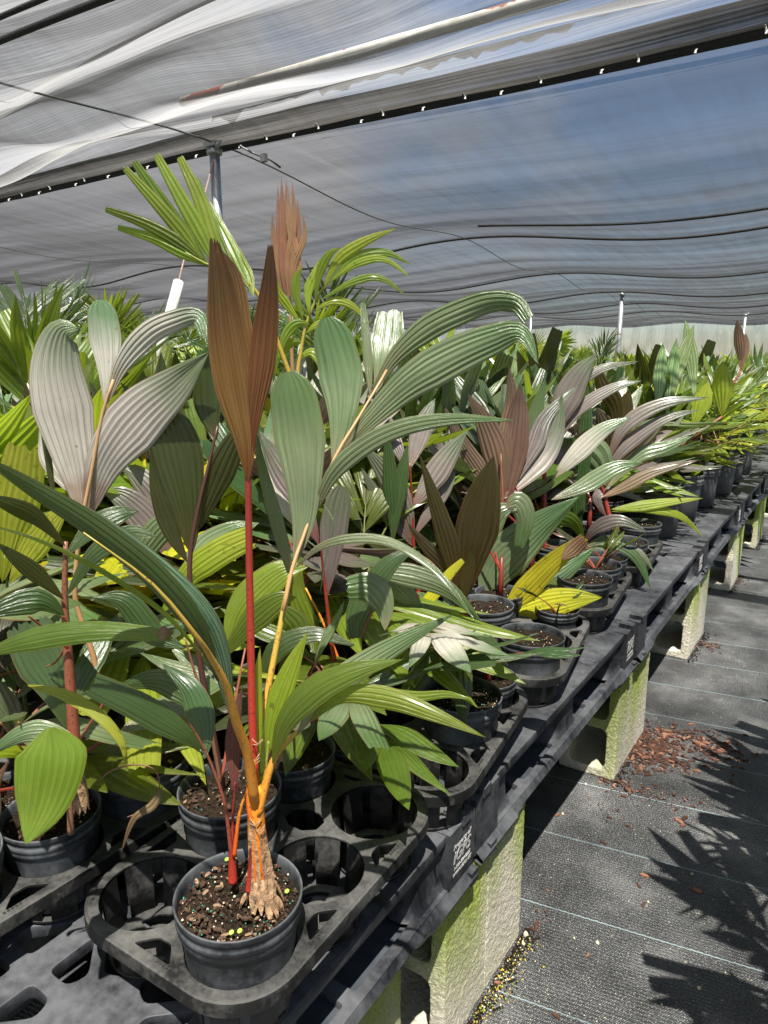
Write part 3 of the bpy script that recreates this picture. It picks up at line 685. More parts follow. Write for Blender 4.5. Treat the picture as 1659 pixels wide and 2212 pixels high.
# ---- carry trays (2 x 3 pots).  origin at centre of the floor
TPX, TPY, CR, TZ = .180, .170, .0765, .092
def tray_parts():
    cups = [(sx*TPX/2, sy*TPY) for sx in (-1, 1) for sy in (-1, 0, 1)]
    hx, hy = TPX/2+CR+.016, TPY+CR+.016
    outer = []
    for (cx, cy, a0) in ((TPX/2, TPY, 0), (-TPX/2, TPY, 90), (-TPX/2, -TPY, 180), (TPX/2, -TPY, 270)):
        for k in range(13):
            t = rad(a0+90*k/12); outer.append((cx+(CR+.016)*math.cos(t), cy+(CR+.016)*math.sin(t)))
    holes = []
    for cx, cy in cups: holes.append([(cx+CR*math.cos(rad(a)), cy+CR*math.sin(rad(a))) for a in range(0, 360, 10)])
    for sx in (-1, 1):       # edge triangles between neighbouring cups
        for sy in (-.5, .5):
            x1 = sx*(hx-.013); y = sy*TPY
            holes.append(rpoly([(x1, y-.034), (x1, y+.034), (sx*(hx-.037), y+.012), (sx*(hx-.037), y-.012)], .006))
    for sy in (-1, 1):
        y1 = sy*(hy-.013); holes.append(rpoly([(-.036, y1), (.036, y1), (.012, sy*(hy-.038)), (-.012, sy*(hy-.038))], .006))
    for sy in (-.5, .5):     # octagonal centre holes
        y = sy*TPY; holes.append(rpoly([(-.034, y-.012), (-.014, y-.026), (.014, y-.026), (.034, y-.012), (.034, y+.012), (.014, y+.026), (-.014, y+.026), (-.034, y+.012)], .003))
    b = MB(); b.add(*plate_mesh(outer, holes, TZ-.0015, .005, .0012))
    # rolled outer skirt of the rim
    n = len(outer); vs = []
    for (off, z) in ((0, TZ+.0006), (.0035, TZ-.001), (.0045, TZ-.006), (.0045, TZ-.021), (.002, TZ-.0235), (-.001, TZ-.021)):
        for i, (x, y) in enumerate(outer):
            cx = max(-TPX/2, min(TPX/2, x)); cy = max(-TPY, min(TPY, y)); d = Vector((x-cx, y-cy)).normalized()
            vs.append((x+d.x*off, y+d.y*off, z))
    b.add(vs, [(i*n+k, (i+1)*n+k, (i+1)*n+(k+1) % n, i*n+(k+1) % n) for i in range(5) for k in range(n)], 0, None, True)
    rim = b
    # cup walls: slotted staves
    wl = MB()
    for cx, cy in cups:
        for k in range(8):
            a0 = k*45+6; a1 = a0+33
            am = rad((a0+a1)/2); ox, oy = math.cos(am), math.sin(am)
            # no wall where two cups open into each other
            nb = [(c[0]-cx, c[1]-cy) for c in cups if c != (cx, cy) and math.hypot(c[0]-cx, c[1]-cy) < .2]
            low = any((ox*x+oy*y)/math.hypot(x, y) > .93 for x, y in nb)
            zt = .045 if low else TZ-.003
            wl.lathe([(CR+.001, zt), (CR-.003, zt*.5), (CR-.008, .004), (CR-.0105, .004), (CR-.0055, zt*.5), (CR-.0015, zt)], 6, 0, (cx, cy, 0), rad(a0), rad(a1))
        for k in range(4):
            a0 = k*90+40; wl.lathe([(CR+.0015, TZ-.003), (CR+.0015, TZ-.03), (CR-.0015, TZ-.03), (CR-.0015, TZ-.003)], 5, 0, (cx, cy, 0), rad(a0), rad(a0+12))
        # inner spring tongue
    for sy in (-.5, .5):
        y = sy*TPY
        for a in range(0, 360, 45):
            t = rad(a+22.5); r = .038
            M3 = Matrix.Rotation(t, 3, 'Z')
            wl.box((r*math.cos(t), y+r*math.sin(t), TZ/2), (.0022, .014, TZ-.006), 0, M3)
    # floor: ring, spokes and disc
    fl = MB()
    for cx, cy in cups:
        holes = []
        for k in range(4):
            a0 = k*90+12; a1 = a0+66
            seg = [((cx+.05*math.cos(rad(a0+(a1-a0)*i/6))), (cy+.05*math.sin(rad(a0+(a1-a0)*i/6)))) for i in range(7)]
            seg += [((cx+.03*math.cos(rad(a1-(a1-a0)*i/4))), (cy+.03*math.sin(rad(a1-(a1-a0)*i/4)))) for i in range(5)]
            holes.append(seg)
        disc = [(cx+(CR-.007)*math.cos(rad(a)), cy+(CR-.007)*math.sin(rad(a))) for a in range(0, 360, 10)]
        fl.add(*plate_mesh(disc, holes, .004, .004, .0005))
    return rim, wl, fl
TR, TW, TF = tray_parts()
def make_tray():
    t = empty('carry_tray')
    TR.build('rim', M['tray'], t, auto=40); TW.build('cup_wall', M['tray'], t); TF.build('floor', M['tray'], t)
    sl = MB()
    for (x, y, s) in ((.03, -TPY-CR-.0075, 0), (TPX/2+CR+.0075, -.11, 1), (TPX/2+CR+.0075, .1, 1), (-.03, TPY+CR+.0075, 0)):
        for k in range(5):
            d = (k-2)*.0058
            sl.box((x+(0 if s else d), y+(d if s else 0), TZ+.0015), (.0035, .0042, .0012) if not s else (.0042, .0035, .0012), 0, Matrix.Rotation(.5*(k % 2), 3, 'Z'))
    sl.build('vent_marks', M['black_tape'], t)
    return t
DECK = .397+PH+.003
tray0 = make_tray()
TRAYS = []
def tray(x, y, rz, label, z=DECK):
    t = tray0 if not TRAYS else copy_tree(tray0)
    t.location = (x, y, z); t.rotation_euler = (0, 0, rad(rz)); TRAYS.append(t)
    return tag(t, label, 'carry tray', 'plastic carry trays standing on the bench')
def slot(ti, ix, iy):
    t = TRAYS[ti]; return t.location+Matrix.Rotation(t.rotation_euler.z, 3, 'Z') @ Vector((ix*TPX/2, iy*TPY, .008))
tray(-.722, .742, 2, 'dusty carry tray in front, holding the tall red stemmed palm')
tray(-.735, 1.245, 7, 'carry tray behind the front one, its nearest corner cup empty')
tray(-.765, 1.80, 9, 'third carry tray from the camera along the bench edge')
tray(-.80, 2.36, 6, 'carry tray under the yellowed leaf, fourth from the camera')
tray(-1.115, .55, -3, 'dusty carry tray at the left, holding a palm with a drooping broad leaf')
tray(-1.14, 1.09, 3, 'carry tray in the second row behind the coiled dry leaf')
tray(-1.16, 1.63, 3, 'carry tray deep in the shade of the second row')
tray(-1.13, -.02, 4, 'carry tray corner cut by the left edge of the picture')
tray(-.82, 2.90, 5, 'fifth carry tray along the bench edge, beneath spreading green leaves')

# ---- pots
def pot_mesh(r, h, mod=None):
    rb = r*.80; z = h
    def pr(z_): return rb+(r*.93-rb)*z_/h
    prof = [(.0, .003), (rb-.006, .002), (rb, .006), (pr(h*.5), h*.5), (pr(h*.72), h*.72), (pr(h*.73)+.002, h*.745), (r*.955, h*.775), (r*.965, h*.80), (r*.958, h*.825), (r*.972, h*.835), (r*.985, h*.86), (r*.975, h*.885), (r*.965, h*.89), (r*.965, h*.925),
            (r*.985, h*.935), (r*.995, h*.96), (r, h*.985), (r*.992, h), (r*.975, h*.997), (r*.955, h*.985), (r*.945, h*.93), (r*.90, h*.80), (r*.86, h*.55)]
    b = MB(); b.lathe(prof, 56, 0, mod=(lambda th, z_: 1+.006*math.sin(th*9)*(z_ < h*.72)+.006*math.sin(2*th+1))); return b
def soil_mesh(r, z, rs, chips=60, beads=25, bumpy=.006):
    b = MB(); vs = [(0, 0, z)]; nr, na = 9, 32
    for i in range(1, nr+1):
        for k in range(na):
            th = 2*math.pi*k/na; rr = r*i/nr
            x, y = rr*math.cos(th), rr*math.sin(th)
            vs.append((x, y, z+bumpy*noise.noise((x*28+rs.random()*.3, y*28, r*9))*1.5+bumpy*.6*(rs.random()-.5)-.004*(i/nr)**3))
    fs = [(0, 1+k, 1+(k+1) % na) for k in range(na)]
    fs += [(1+(i-1)*na+k, 1+i*na+k, 1+i*na+(k+1) % na, 1+(i-1)*na+(k+1) % na) for i in range(1, nr) for k in range(na)]
    b.add(vs, fs, 0, None, True)
    for _ in range(chips):
        a = rs.random()*6.28; rr = r*.95*math.sqrt(rs.random()); s = .0010+.0052*rs.random()**3
        Mx = Matrix.Rotation(rs.random()*6.28, 3, 'Z') @ Matrix.Rotation(rs.uniform(-.5, .5), 3, 'X') @ Matrix.Rotation(rs.uniform(-.4, .4), 3, 'Y')
        q = [Vector((math.cos(t*1.047+rs.uniform(-.3, .3))*s*rs.uniform(.8, 1.3), math.sin(t*1.047)*s*.6*rs.uniform(.6, 1.2), 0)) for t in range(6)]
        c = Vector((rr*math.cos(a), rr*math.sin(a), z+.003+rs.random()*.004))
        vs = [c+Mx @ p for p in q]+[c+Mx @ (p*.8+Vector((0, 0, .0018))) for p in q]
        b.add(vs, [(0, 1, 2, 3, 4, 5)[::-1], (6, 7, 8, 9, 10, 11)]+[(i, (i+1) % 6, 6+(i+1) % 6, 6+i) for i in range(6)], 1 if rs.random() < .88 else 4)
    for _ in range(beads):
        a = rs.random()*6.28; rr = r*.93*math.sqrt(rs.random()); s = .0012+.0007*rs.random(); mi = 2 if rs.random() < .45 else 3
        c = Vector((rr*math.cos(a), rr*math.sin(a), z+.0035+.002*rs.random()))
        if mi == 3: s *= rs.uniform(.6, 1.5)
        st = [(0, 0, 1), (1, 0, 0), (0, 1, 0), (-1, 0, 0), (0, -1, 0), (0, 0, -1)]
        b.add([c+Vector(p)*s for p in st], [(0, 1, 2), (0, 2, 3), (0, 3, 4), (0, 4, 1), (5, 2, 1), (5, 3, 2), (5, 4, 3), (5, 1, 4)], mi, None, True)
    return b
M['soil'] = simple('dark_potting_soil', (.022, .015, .010), .95, .7, 160, bmp=1.0, spec=.1)
M['chip'] = simple('bark_flakes', (.06, .036, .024), .85, .5, 90, bmp=.3, spec=.15)
M['chip2'] = simple('pale_bark_flakes', (.24, .16, .10), .85, .3, 90, spec=.15)
M['bead'] = simple('green_fertiliser_bead', (.02, .22, .15), .4, .2, 50)
M['perlite'] = simple('perlite_grain', (.55, .50, .36), .85, .2, 50, spec=.1)
M['sprout'] = simple('sprout_leaf', (.28, .5, .06), .5, .2, 50)
SOILM = [M['soil'], M['chip'], M['bead'], M['perlite'], M['chip2']]
PR, PHH = .0865, .166
potm = pot_mesh(PR, PHH)
def add_pot(t, r=PR, h=PHH, seed=0, chips=60, beads=25, old=False):
    pot_mesh(r, h).build('pot', M['pot_old' if old else 'pot'], t)
    soil_mesh(r*.95, h*.90, random.Random(seed), chips, beads).build('soil', SOILM, t)

# ---- litter on the ground cloth
def flake(b, c, s, rs, mi, thick=.25):
    Mx = Matrix.Rotation(rs.random()*6.28, 3, 'Z') @ Matrix.Rotation(rs.uniform(-.35, .35), 3, 'X')
    n = 6; q = [Vector((math.cos(k*1.047+rs.uniform(-.25, .25))*s*rs.uniform(.7, 1.2), math.sin(k*1.047)*s*.42*rs.uniform(.6, 1.2), 0)) for k in range(n)]
    vs = [Vector(c)+Mx @ p for p in q]+[Vector(c)+Mx @ (p*.75+Vector((0, 0, s*thick))) for p in q]
    b.add(vs, [tuple(range(n))[::-1], tuple(range(n, 2*n))]+[(i, (i+1) % n, n+(i+1) % n, n+i) for i in range(n)], mi)
rs = random.Random(3)
M['mulch'] = simple('red_brown_bark', (.075, .038, .027), .85, .6, 40, bmp=.3, spec=.15)
M['mulch2'] = simple('pale_red_bark', (.22, .11, .07), .85, .3, 60, spec=.15)
b = MB()
def pile(px, py, sx, sy, n, smax=.016, mi=None, rot=0.0):
    c = at(px, py, 1); d = c-CAMV; c = CAMV+d*(-CAMH/d.z)
    for _ in range(n):
        x, y = rs.gauss(0, sx), rs.gauss(0, sy); x, y = x*math.cos(rot)-y*math.sin(rot), x*math.sin(rot)+y*math.cos(rot)
        s = smax*(.12+.88*rs.random()**2.2)
        flake(b, (c.x+x, c.y+y, .002+.010*rs.random()*math.exp(-(x*x+y*y)/(sx*sy)*.7)), s, rs, (0 if rs.random() < .78 else 1) if mi is None else mi)
pile(1400, 1620, .055, .08, 620, .019); pile(1490, 1600, .10, .05, 330, .018); pile(1455, 1640, .08, .04, 90, .018)
pile(1340, 1700, .05, .035, 60, .016); pile(1450, 1735, .06, .04, 90, .010); pile(1290, 1745, .09, .03, 60, .007); pile(1540, 1610, .07, .05, 40, .02)
pile(1215, 1570, .03, .07, 40, .010); pile(1530, 1395, .03, .04, 60, .015); pile(1600, 1250, .04, .06, 60, .015); pile(1180, 1960, .02, .06, 40, .006)
for (px, py, s) in ((1160, 2000, .017), (1150, 2010, .012), (1316, 1768, .011), (1304, 1822, .012), (1392, 1893, .014), (1380, 1915, .012), (1505, 1925, .016), (1390, 1955, .010), (1270, 2065, .010), (1205, 1762, .013), (1200, 2195, .013), (1310, 1690, .017), (1465, 1775, .02), (1480, 1768, .016), (1475, 1785, .013), (1355, 1785, .008), (1075, 2125, .012), (1580, 1690, .014), (1610, 1590, .014)):
    c = at(px, py, 1); d = c-CAMV; c = CAMV+d*(-CAMH/d.z); flake(b, (c.x, c.y, .003), s, rs, 0 if rs.random() < .6 else 1)
tag(b.build('bark_litter', [M['mulch'], M['mulch2']]), 'red brown bark mulch flakes spilt on the ground cloth beside the second pair of blocks', 'bark mulch', kind='stuff')
b = MB()
def peb(c, s, mi=0):
    st = [Vector((rs.gauss(0, 1), rs.gauss(0, 1), rs.gauss(0, 1))).normalized() for _ in range(0)]
    pts = [(0, 0, 1), (1, 0, .1), (.3, .95, 0), (-.8, .6, .1), (-.8, -.6, 0), (.3, -.95, .1), (0, 0, -.6)]
    j = [Vector(p)*s*rs.uniform(.7, 1.2) for p in pts]; a = rs.random()*6
    Rz = Matrix.Rotation(a, 3, 'Z'); vs = [Vector(c)+Rz @ p for p in j]
    b.add(vs, [(0, 1, 2), (0, 2, 3), (0, 3, 4), (0, 4, 5), (0, 5, 1), (6, 2, 1), (6, 3, 2), (6, 4, 3), (6, 5, 4), (6, 1, 5)], mi, None, True)
for _ in range(2600):
    x = rs.uniform(-.62, .25); y = .9+5.5*rs.random()**1.6; peb((x, y, .001), .0008+.0016*rs.random()**3)
for (px, py, s) in ((1290, 2038, .007), (1135, 2020, .010), (1130, 2040, .007), (1215, 1760, .007), (1495, 1890, .006), (1510, 2135, .007), (1430, 1640, .007), (1400, 1950, .005), (1265, 1695, .006), (1480, 2080, .003), (1240, 2028, .004)):
    c = at(px, py, 1); d = c-CAMV; c = CAMV+d*(-CAMH/d.z); peb((c.x, c.y, .002), s)
for _ in range(420):
    y = rs.uniform(1.02, 1.45); peb((-.555+abs(rs.gauss(0, .022)), y, .002), .0012+.0022*rs.random(), rs.choice((0, 1, 1, 2)))
tag(b.build('grit', [M['perlite'], simple('yellow_grit', (.45, .33, .04), .7, .3, 50), simple('green_grit', (.2, .28, .04), .7, .3, 50)]), 'pale and yellowish grit scattered on the ground cloth and along the first blocks', 'grit', kind='stuff')
b = MB()
for _ in range(900):
    y = rs.uniform(1.0, 1.47); x = -.556+abs(rs.gauss(0, .017+.012*noise.noise((y*9, 0, 0)))); flake(b, (x, y, .002), rs.uniform(.0015, .005), rs, 0, .5)
for k in range(1, 5):
    for _ in range(220):
        y = 1.24+1.18*k+rs.uniform(-.22, .22); x = -.556+abs(rs.gauss(0, .016)); flake(b, (x, y, .002), rs.uniform(.0015, .006), rs, 0, .5)
tag(b.build('soil_heap', M['soil']), 'dark wet soil crumbs washed against the feet of the blocks', 'soil', kind='stuff')
# ================================================================== PALMS
def wprof(t, kind):
    if kind == 'pt':  return max(0.0, (min(1, t/.42))**.75*(1-max(0, (t-.42)/.58)**1.7))*.985+.015*(1-t)
    if kind == 'bl':  return (min(1, t/.5))**.8*(1-.22*max(0, (t-.5)/.5)**2)
    if kind == 'rd':  return (min(1, t/.62))**.85*(1-.16*max(0, (t-.62)/.38))*math.sqrt(max(.12, 1-max(0, (t-.84)/.16)**2.2))
    if kind == 'sp':  return (min(1, t/.42))**.8*(1-.80*max(0, (t-.5)/.5)**1.5)
    if kind == 'st':  return (min(1, t/.32))**.8*(1-.55*max(0, (t-.4)/.6)**1.5)
    if kind == 'ln':  return (min(1, (t+.01)/.3))**.7*(1-max(0, (t-.3)/.7)**2.2)+.02
    return 1
def blade(b, pts, width, view=None, tilt=(.5, .5), kind='pt', ribs=6, rows=16, arch=.12, pleat=.16, mi=0, side=None, seed=0, wobble=.02):
    """a pleated leaflet grown along a curve"""
    c = bez(pts, rows+1); n = 2*ribs+1; vs = []; uvs = []; rs = random.Random(seed)
    jag = [rs.uniform(-.5, 1)*1.0 for _ in range(n)]
    T = [(c[min(i+1, rows)]-c[max(i-1, 0)]).normalized() for i in range(rows+1)]
    ps = None
    for i in range(rows+1):
        t = i/rows; tg = T[i]
        if side is None:
            s = tg.cross((view or CAMV)-c[i]).normalized()
        else:
            s = side-tg*side.dot(tg); s.normalize()
        a = tilt[0]*(1-t)+tilt[1]*t; nrm = s.cross(tg)
        s2 = s*math.cos(a)+nrm*math.sin(a); n2 = s2.cross(tg).normalized()
        if side is None and False: pass
        w_ = width*wprof(t, kind)*.5
        for k in range(n):
            u = -1+2*k/(n-1); z = (pleat*.42*w_*2/ribs)*(1 if k % 2 else -1)*.9 - arch*.55*w_*2*u*u
            z += wobble*width*noise.noise((u*1.3+seed*3.1, t*3.5, seed*.7))
            ext = Vector((0, 0, 0))
            if kind in ('bl', 'st', 'sp') and i == rows: ext = tg*width*.10*jag[k]
            vs.append(c[i]+s2*(u*w_)+n2*z+ext); uvs.append((k/(n-1), t))
    fs = [(i*n+k, i*n+k+1, (i+1)*n+k+1, (i+1)*n+k) for i in range(rows) for k in range(n-1)]
    b.add(vs, fs, mi, uvs, True)
def pxw(p, wd):     # width in photo pixels -> metres at point p
    d = Vector(p)-CAMV; fwv = Vector((-math.sin(YAW)*math.cos(PITCH), math.cos(YAW)*math.cos(PITCH), -math.sin(PITCH)))
    return wd*.46293*d.dot(fwv)/FPX
def px(pts, f0, f1=None):
    """[(px,py) or (px,py,f)] -> world points, distance running from f0 to f1"""
    f1 = f0 if f1 is None else f1; n = len(pts); o = []
    for i, p in enumerate(pts):
        f = p[2] if len(p) > 2 else f0+(f1-f0)*i/max(1, n-1); o.append(at(p[0], p[1], f))
    return o
def loc(b, par):
    M_ = par.matrix_basis.inverted(); b.v = [tuple(M_ @ Vector(v)) for v in b.v]
def traced_leaf(par, name, pts, wd, f0, f1, m, tilt=(.5, .5), kind='pt', ribs=6, arch=.12, pleat=.16, root=None, seed=0, rows=18, label=None, wobble=.03):
    w3 = px(pts, f0, f1); b = MB(); mid = w3[len(w3)//2]
    tilt = (tilt[0]*.6, tilt[1]*.6); ct = .5*(math.cos(tilt[0])+math.cos(tilt[1]))
    blade(b, w3, pxw(mid, wd)/max(.35, ct), tilt=tilt, kind=kind, ribs=ribs, arch=arch, pleat=pleat, rows=rows, seed=seed, wobble=wobble)
    loc(b, root or par); o = b.build(name, LM[m], par, auto=17)
    if label: o['label'] = label
    TRACED.append(o); return o
TRACED = []; GENERIC = set()
def traced_stem(par, name, pts, r0, r1, f0, f1, m, root=None, n=10):
    w3 = bez(px(pts, f0, f1), 22); k = len(w3)
    ra = pxw(w3[0], r0)/2; rb = pxw(w3[-1], r1)/2
    b = MB(); b.tube(w3, [ra+(rb-ra)*i/(k-1) for i in range(k)], n); loc(b, root or par); return b.build(name, SM[m] if isinstance(m, str) else m, par)

def new_palm(pos, label, group=None, rz=0):
    t = empty('potted_palm', pos, rz); bpy.context.view_layer.update(); return tag(t, label, 'potted palm', group)
fs_ = lambda p: -p.x*math.sin(YAW)+p.y*math.cos(YAW)   # forward distance of a world point

# ---------------------------------------------------------------- HERO 1: tall red-stemmed palm in the front tray
h1p = slot(0, 1, -1); H1 = new_palm(h1p, 'tall palm with bright red stem and folded bronze spear leaf, nearest pot')
add_pot(H1, seed=11, chips=520, beads=120)
F1 = fs_(h1p)
b = MB()
for (x, y, n_) in ((-.062, .045, 3), (.05, .035, 2), (.045, -.05, 2), (-.01, .05, 3)):
    for k in range(n_):
        a = k*2.1+x*30; c = Vector((x+.006*math.cos(a), y+.006*math.sin(a), PHH*.9+.012)); 
        q = [c+Vector((.0034*math.cos(j*1.047), .0034*math.sin(j*1.047), .001*math.sin(j))) for j in range(6)]; b.add(q, [tuple(range(6))])
        b.tube([c-Vector((0, 0, .012)), c], .0006, 4)
b.build('sprout', M['sprout'], H1)
# fibrous sheath and crownshaft
FB = F1-.005

traced_stem(H1, 'crownshaft', [(567, 1935), (560, 1860), (554, 1780), (553, 1700)], 52, 31, FB, FB, 'orange', n=16)
b = MB(); c0 = at(571, 1948, FB); c1 = at(553, 1775, FB)
for k in range(15):
    a = 6.28*k/15+R.uniform(-.2, .2); top = R.uniform(.35, 1.0) if k % 3 else 1.12
    rr = .0175; d = Vector((math.cos(a), math.sin(a), 0)); pts = [c0+d*(rr+.006+.004*R.random()), c0.lerp(c1, .3)+d*(rr*.86+.003*R.random()), c0.lerp(c1, .65*top)+d*(rr*.62+.002*R.random()), c0.lerp(c1, top)+d*(rr*.50+.003*R.random())]
    blade(b, pts, .017, kind='ln', ribs=2, rows=8, side=Vector((-math.sin(a), math.cos(a), 0)), tilt=(0, R.uniform(-.4, .4)), arch=-.2, pleat=.3, seed=k)
for k in range(5):
    a = R.uniform(-2.6, .4); d = Vector((math.cos(a), math.sin(a), 0)); p0 = c0+d*.014+Vector((0, 0, .02))
    blade(b, [p0, p0+d*.012+Vector((0, 0, -.012)), p0+d*.02+Vector((0, 0, -.028))], .012, kind='pt', ribs=2, rows=6, seed=k+40, side=Vector((-math.sin(a), math.cos(a), 0)), tilt=(0, .5))
loc(b, H1); b.build('sheath', M['sheath'], H1)
traced_stem(H1, 'red_sheath_patch', [(537, 1925), (540, 1880), (541, 1830)], 14, 5, FB-.012, FB-.012, 'red')
b = MB()
for (x, y) in ((548, 1775), (545, 1640), (552, 1600), (556, 1790)):
    for k in range(3):
        b.tube([at(x-8, y+R.uniform(-8, 8), FB-.012), at(x+4, y+10+R.uniform(-5, 5), FB-.016), at(x+16, y+R.uniform(-12, 12), FB-.012)], .0006, 4)
loc(b, H1); b.build('dry_fibre', M['sheath'], H1)
traced_stem(H1, 'crownshaft', [(552, 1800), (540, 1740), (540, 1680), (551, 1640)], 20, 8, FB-.006, FB-.004, 'orange')
traced_stem(H1, 'spear_petiole', [(551, 1680), (545, 1550), (541, 1350), (538, 1180), (536, 1000), (537, 930)], 19, 13, FB, FB-.01, 'red', n=12)
sp = traced_stem(H1, 'spear_leaf', [(537, 1010), (537, 900), (540, 780), (541, 740)], 12, 5, FB-.01, FB-.01, 'brick')
traced_leaf(sp, 'leaflet', [(536, 1040), (531, 950), (514, 850), (494, 730), (480, 620), (464, 522)], 92, FB-.012, FB-.05, 'bronze', (-.35, -.5), 'sp', 9, .10, .5, H1, 5, 24)
traced_leaf(sp, 'leaflet', [(534, 900), (535, 820), (517, 700), (505, 600), (470, 530)], 50, FB-.006, FB-.02, 'bronze', (.6, .7), 'pt', 6, .2, .4, H1, 15, 20)
traced_leaf(sp, 'leaflet', [(539, 1000), (548, 900), (562, 800), (572, 700), (580, 620), (584, 532)], 58, FB-.012, FB-.06, 'bronze', (.5, .75), 'sp', 8, .15, .5, H1, 6, 24)
traced_leaf(sp, 'leaflet', [(541, 960), (556, 850), (574, 740), (588, 640), (582, 560)], 34, FB-.002, FB-.02, 'bronze', (-.5, -.7), 'pt', 5, .2, .5, H1, 8, 20)
# right silvery frond
fr = traced_stem(H1, 'frond', [(612, 1320), (632, 1225), (655, 1160), (682, 1085), (725, 985), (770, 910), (815, 835), (835, 800)], 9, 5, FB+.065, FB+.235, 'peach')
traced_stem(fr, 'petiole', [(553, 1745), (556, 1660), (572, 1530), (598, 1390), (628, 1240)], 20, 11, FB-.003, FB+.09, 'yelloworange', H1)
G0, G1 = FB+.10, FB+.30
T = lambda pts, wd, fa, fb, m, **k: traced_leaf(fr, 'leaflet', pts, wd, fa, fb, m, root=H1, **k)
T([(634, 1230), (655, 1120), (652, 1000), (640, 900), (622, 803)], 112, FB+.11, FB+.16, 'silvergreen', tilt=(.3, .2), kind='rd', ribs=7, arch=.10, pleat=.22, seed=1)
T([(718, 1010), (738, 900), (734, 800), (705, 686)], 98, FB+.19, FB+.24, 'silvergreen', tilt=(.2, .15), kind='rd', ribs=6, arch=.1, pleat=.22, seed=2)
T([(800, 862), (795, 780), (788, 700), (784, 655)], 21, FB+.26, FB+.3, 'silvergreen', tilt=(.1, .1), kind='st', ribs=2, seed=3)
T([(812, 850), (830, 770), (838, 720), (842, 672)], 70, FB+.28, FB+.34, 'silvergreen', tilt=(.15, .1), kind='bl', ribs=5, arch=.08, pleat=.2, seed=4)
T([(797, 862), (850, 775), (920, 712), (1000, 672), (1060, 652), (1112, 655), (1138, 688)], 56, FB+.27, FB+.18, 'silvergreen', tilt=(.15, -.5), kind='st', ribs=5, arch=.12, pleat=.2, seed=5, rows=26)
T([(738, 975), (800, 905), (880, 830), (970, 775), (1060, 735), (1125, 720), (1165, 790)], 88, FB+.2, FB+.1, 'silvergreen', tilt=(.25, .0), kind='pt', ribs=7, arch=.10, pleat=.22, seed=6, rows=26)
T([(672, 1120), (718, 1025), (790, 960), (880, 920), (990, 905), (1112, 908)], 44, FB+.14, FB+.02, 'silvergreen', tilt=(.3, .2), kind='ln', ribs=4, arch=.15, pleat=.22, seed=7, rows=26)
T([(640, 1225), (690, 1182), (760, 1163), (840, 1170), (920, 1215), (975, 1270), (1032, 1350)], 22, FB+.1, FB-.04, 'silvergreen', tilt=(.3, .3), kind='ln', ribs=3, arch=.15, pleat=.2, seed=8, rows=26)
T([(632, 1262), (610, 1180), (583, 1080), (565, 1010), (553, 930)], 30, FB+.1, FB+.02, 'silvergreen', tilt=(.9, .9), kind='ln', ribs=3, arch=.2, seed=9)
T([(700, 1090), (720, 1130), (705, 1200), (690, 1290)], 4, FB+.13, FB+.13, 'silvergreen', kind='ln', ribs=2, seed=10)
# left long dark frond
fr = traced_stem(H1, 'frond', [(552, 1745), (535, 1630), (510, 1560), (488, 1480), (455, 1420), (425, 1375), (330, 1262), (180, 1150)], 24, 3, FB-.003, FB-.19, 'yelloworange')
T([(470, 1470), (425, 1360), (330, 1245), (200, 1140), (60, 1050), (-60, 975)], 58, FB-.05, FB-.24, 'deep', tilt=(.7, .5), kind='ln', ribs=5, arch=.35, pleat=.25, seed=11, rows=28)
T([(500, 1545), (478, 1420), (430, 1320), (330, 1220), (200, 1120), (82, 1052)], 66, FB-.03, FB-.16, 'striped', tilt=(-.5, -.6), kind='ln', ribs=6, arch=.3, pleat=.2, seed=12, rows=28)
T([(505, 1560), (490, 1480), (452, 1370), (440, 1330)], 30, FB-.02, FB-.06, 'deep', tilt=(.8, .8), kind='pt', ribs=3, seed=13)
T([(455, 1440), (360, 1330), (230, 1240), (90, 1170), (-70, 1120)], 12, FB-.07, FB-.2, 'green', tilt=(.6, .6), kind='ln', ribs=2, seed=14, rows=24)
# right low frond
fr = traced_stem(H1, 'frond', [(556, 1760), (572, 1700), (592, 1640), (625, 1598), (660, 1565), (700, 1520)], 22, 4, FB-.004, FB+.02, 'yelloworange')
T([(640, 1590), (700, 1500), (780, 1440), (880, 1380), (982, 1326)], 58, FB+.0, FB+.02, 'silvergreen', tilt=(-.3, -.3), kind='pt', ribs=6, arch=.15, pleat=.2, seed=15, rows=22)
T([(588, 1650), (615, 1560), (680, 1490), (770, 1448), (872, 1424)], 66, FB-.01, FB-.03, 'green', tilt=(.5, .3), kind='pt', ribs=6, arch=.25, pleat=.2, seed=16, rows=22)
T([(668, 1560), (740, 1505), (840, 1510), (940, 1545), (1052, 1594)], 50, FB+.0, FB-.07, 'fresh', tilt=(-.35, -.3), kind='pt', ribs=5, arch=.25, pleat=.18, seed=17, rows=22)
T([(720, 1520), (800, 1498), (900, 1505), (965, 1500), (1022, 1512)], 24, FB+.01, FB-.03, 'fresh', tilt=(-.6, -.4), kind='ln', ribs=3, seed=18)
# upright young leaves
fr = traced_stem(H1, 'frond', [(560, 1760), (572, 1680), (580, 1600)], 10, 5, FB+.01, FB+.01, 'yellowgreen')
T([(576, 1640), (592, 1540), (625, 1450), (664, 1366)], 52, FB+.01, FB+.0, 'lime', tilt=(.4, .4), kind='pt', ribs=6, arch=.2, pleat=.3, seed=19)
T([(562, 1700), (553, 1600), (555, 1480), (562, 1400)], 28, FB+.015, FB+.02, 'lime', tilt=(.3, .3), kind='ln', ribs=4, seed=20)
T([(556, 1740), (566, 1650), (575, 1560), (582, 1480)], 14, FB+.01, FB+.02, 'green', tilt=(.5, .3), kind='ln', ribs=3, seed=22)
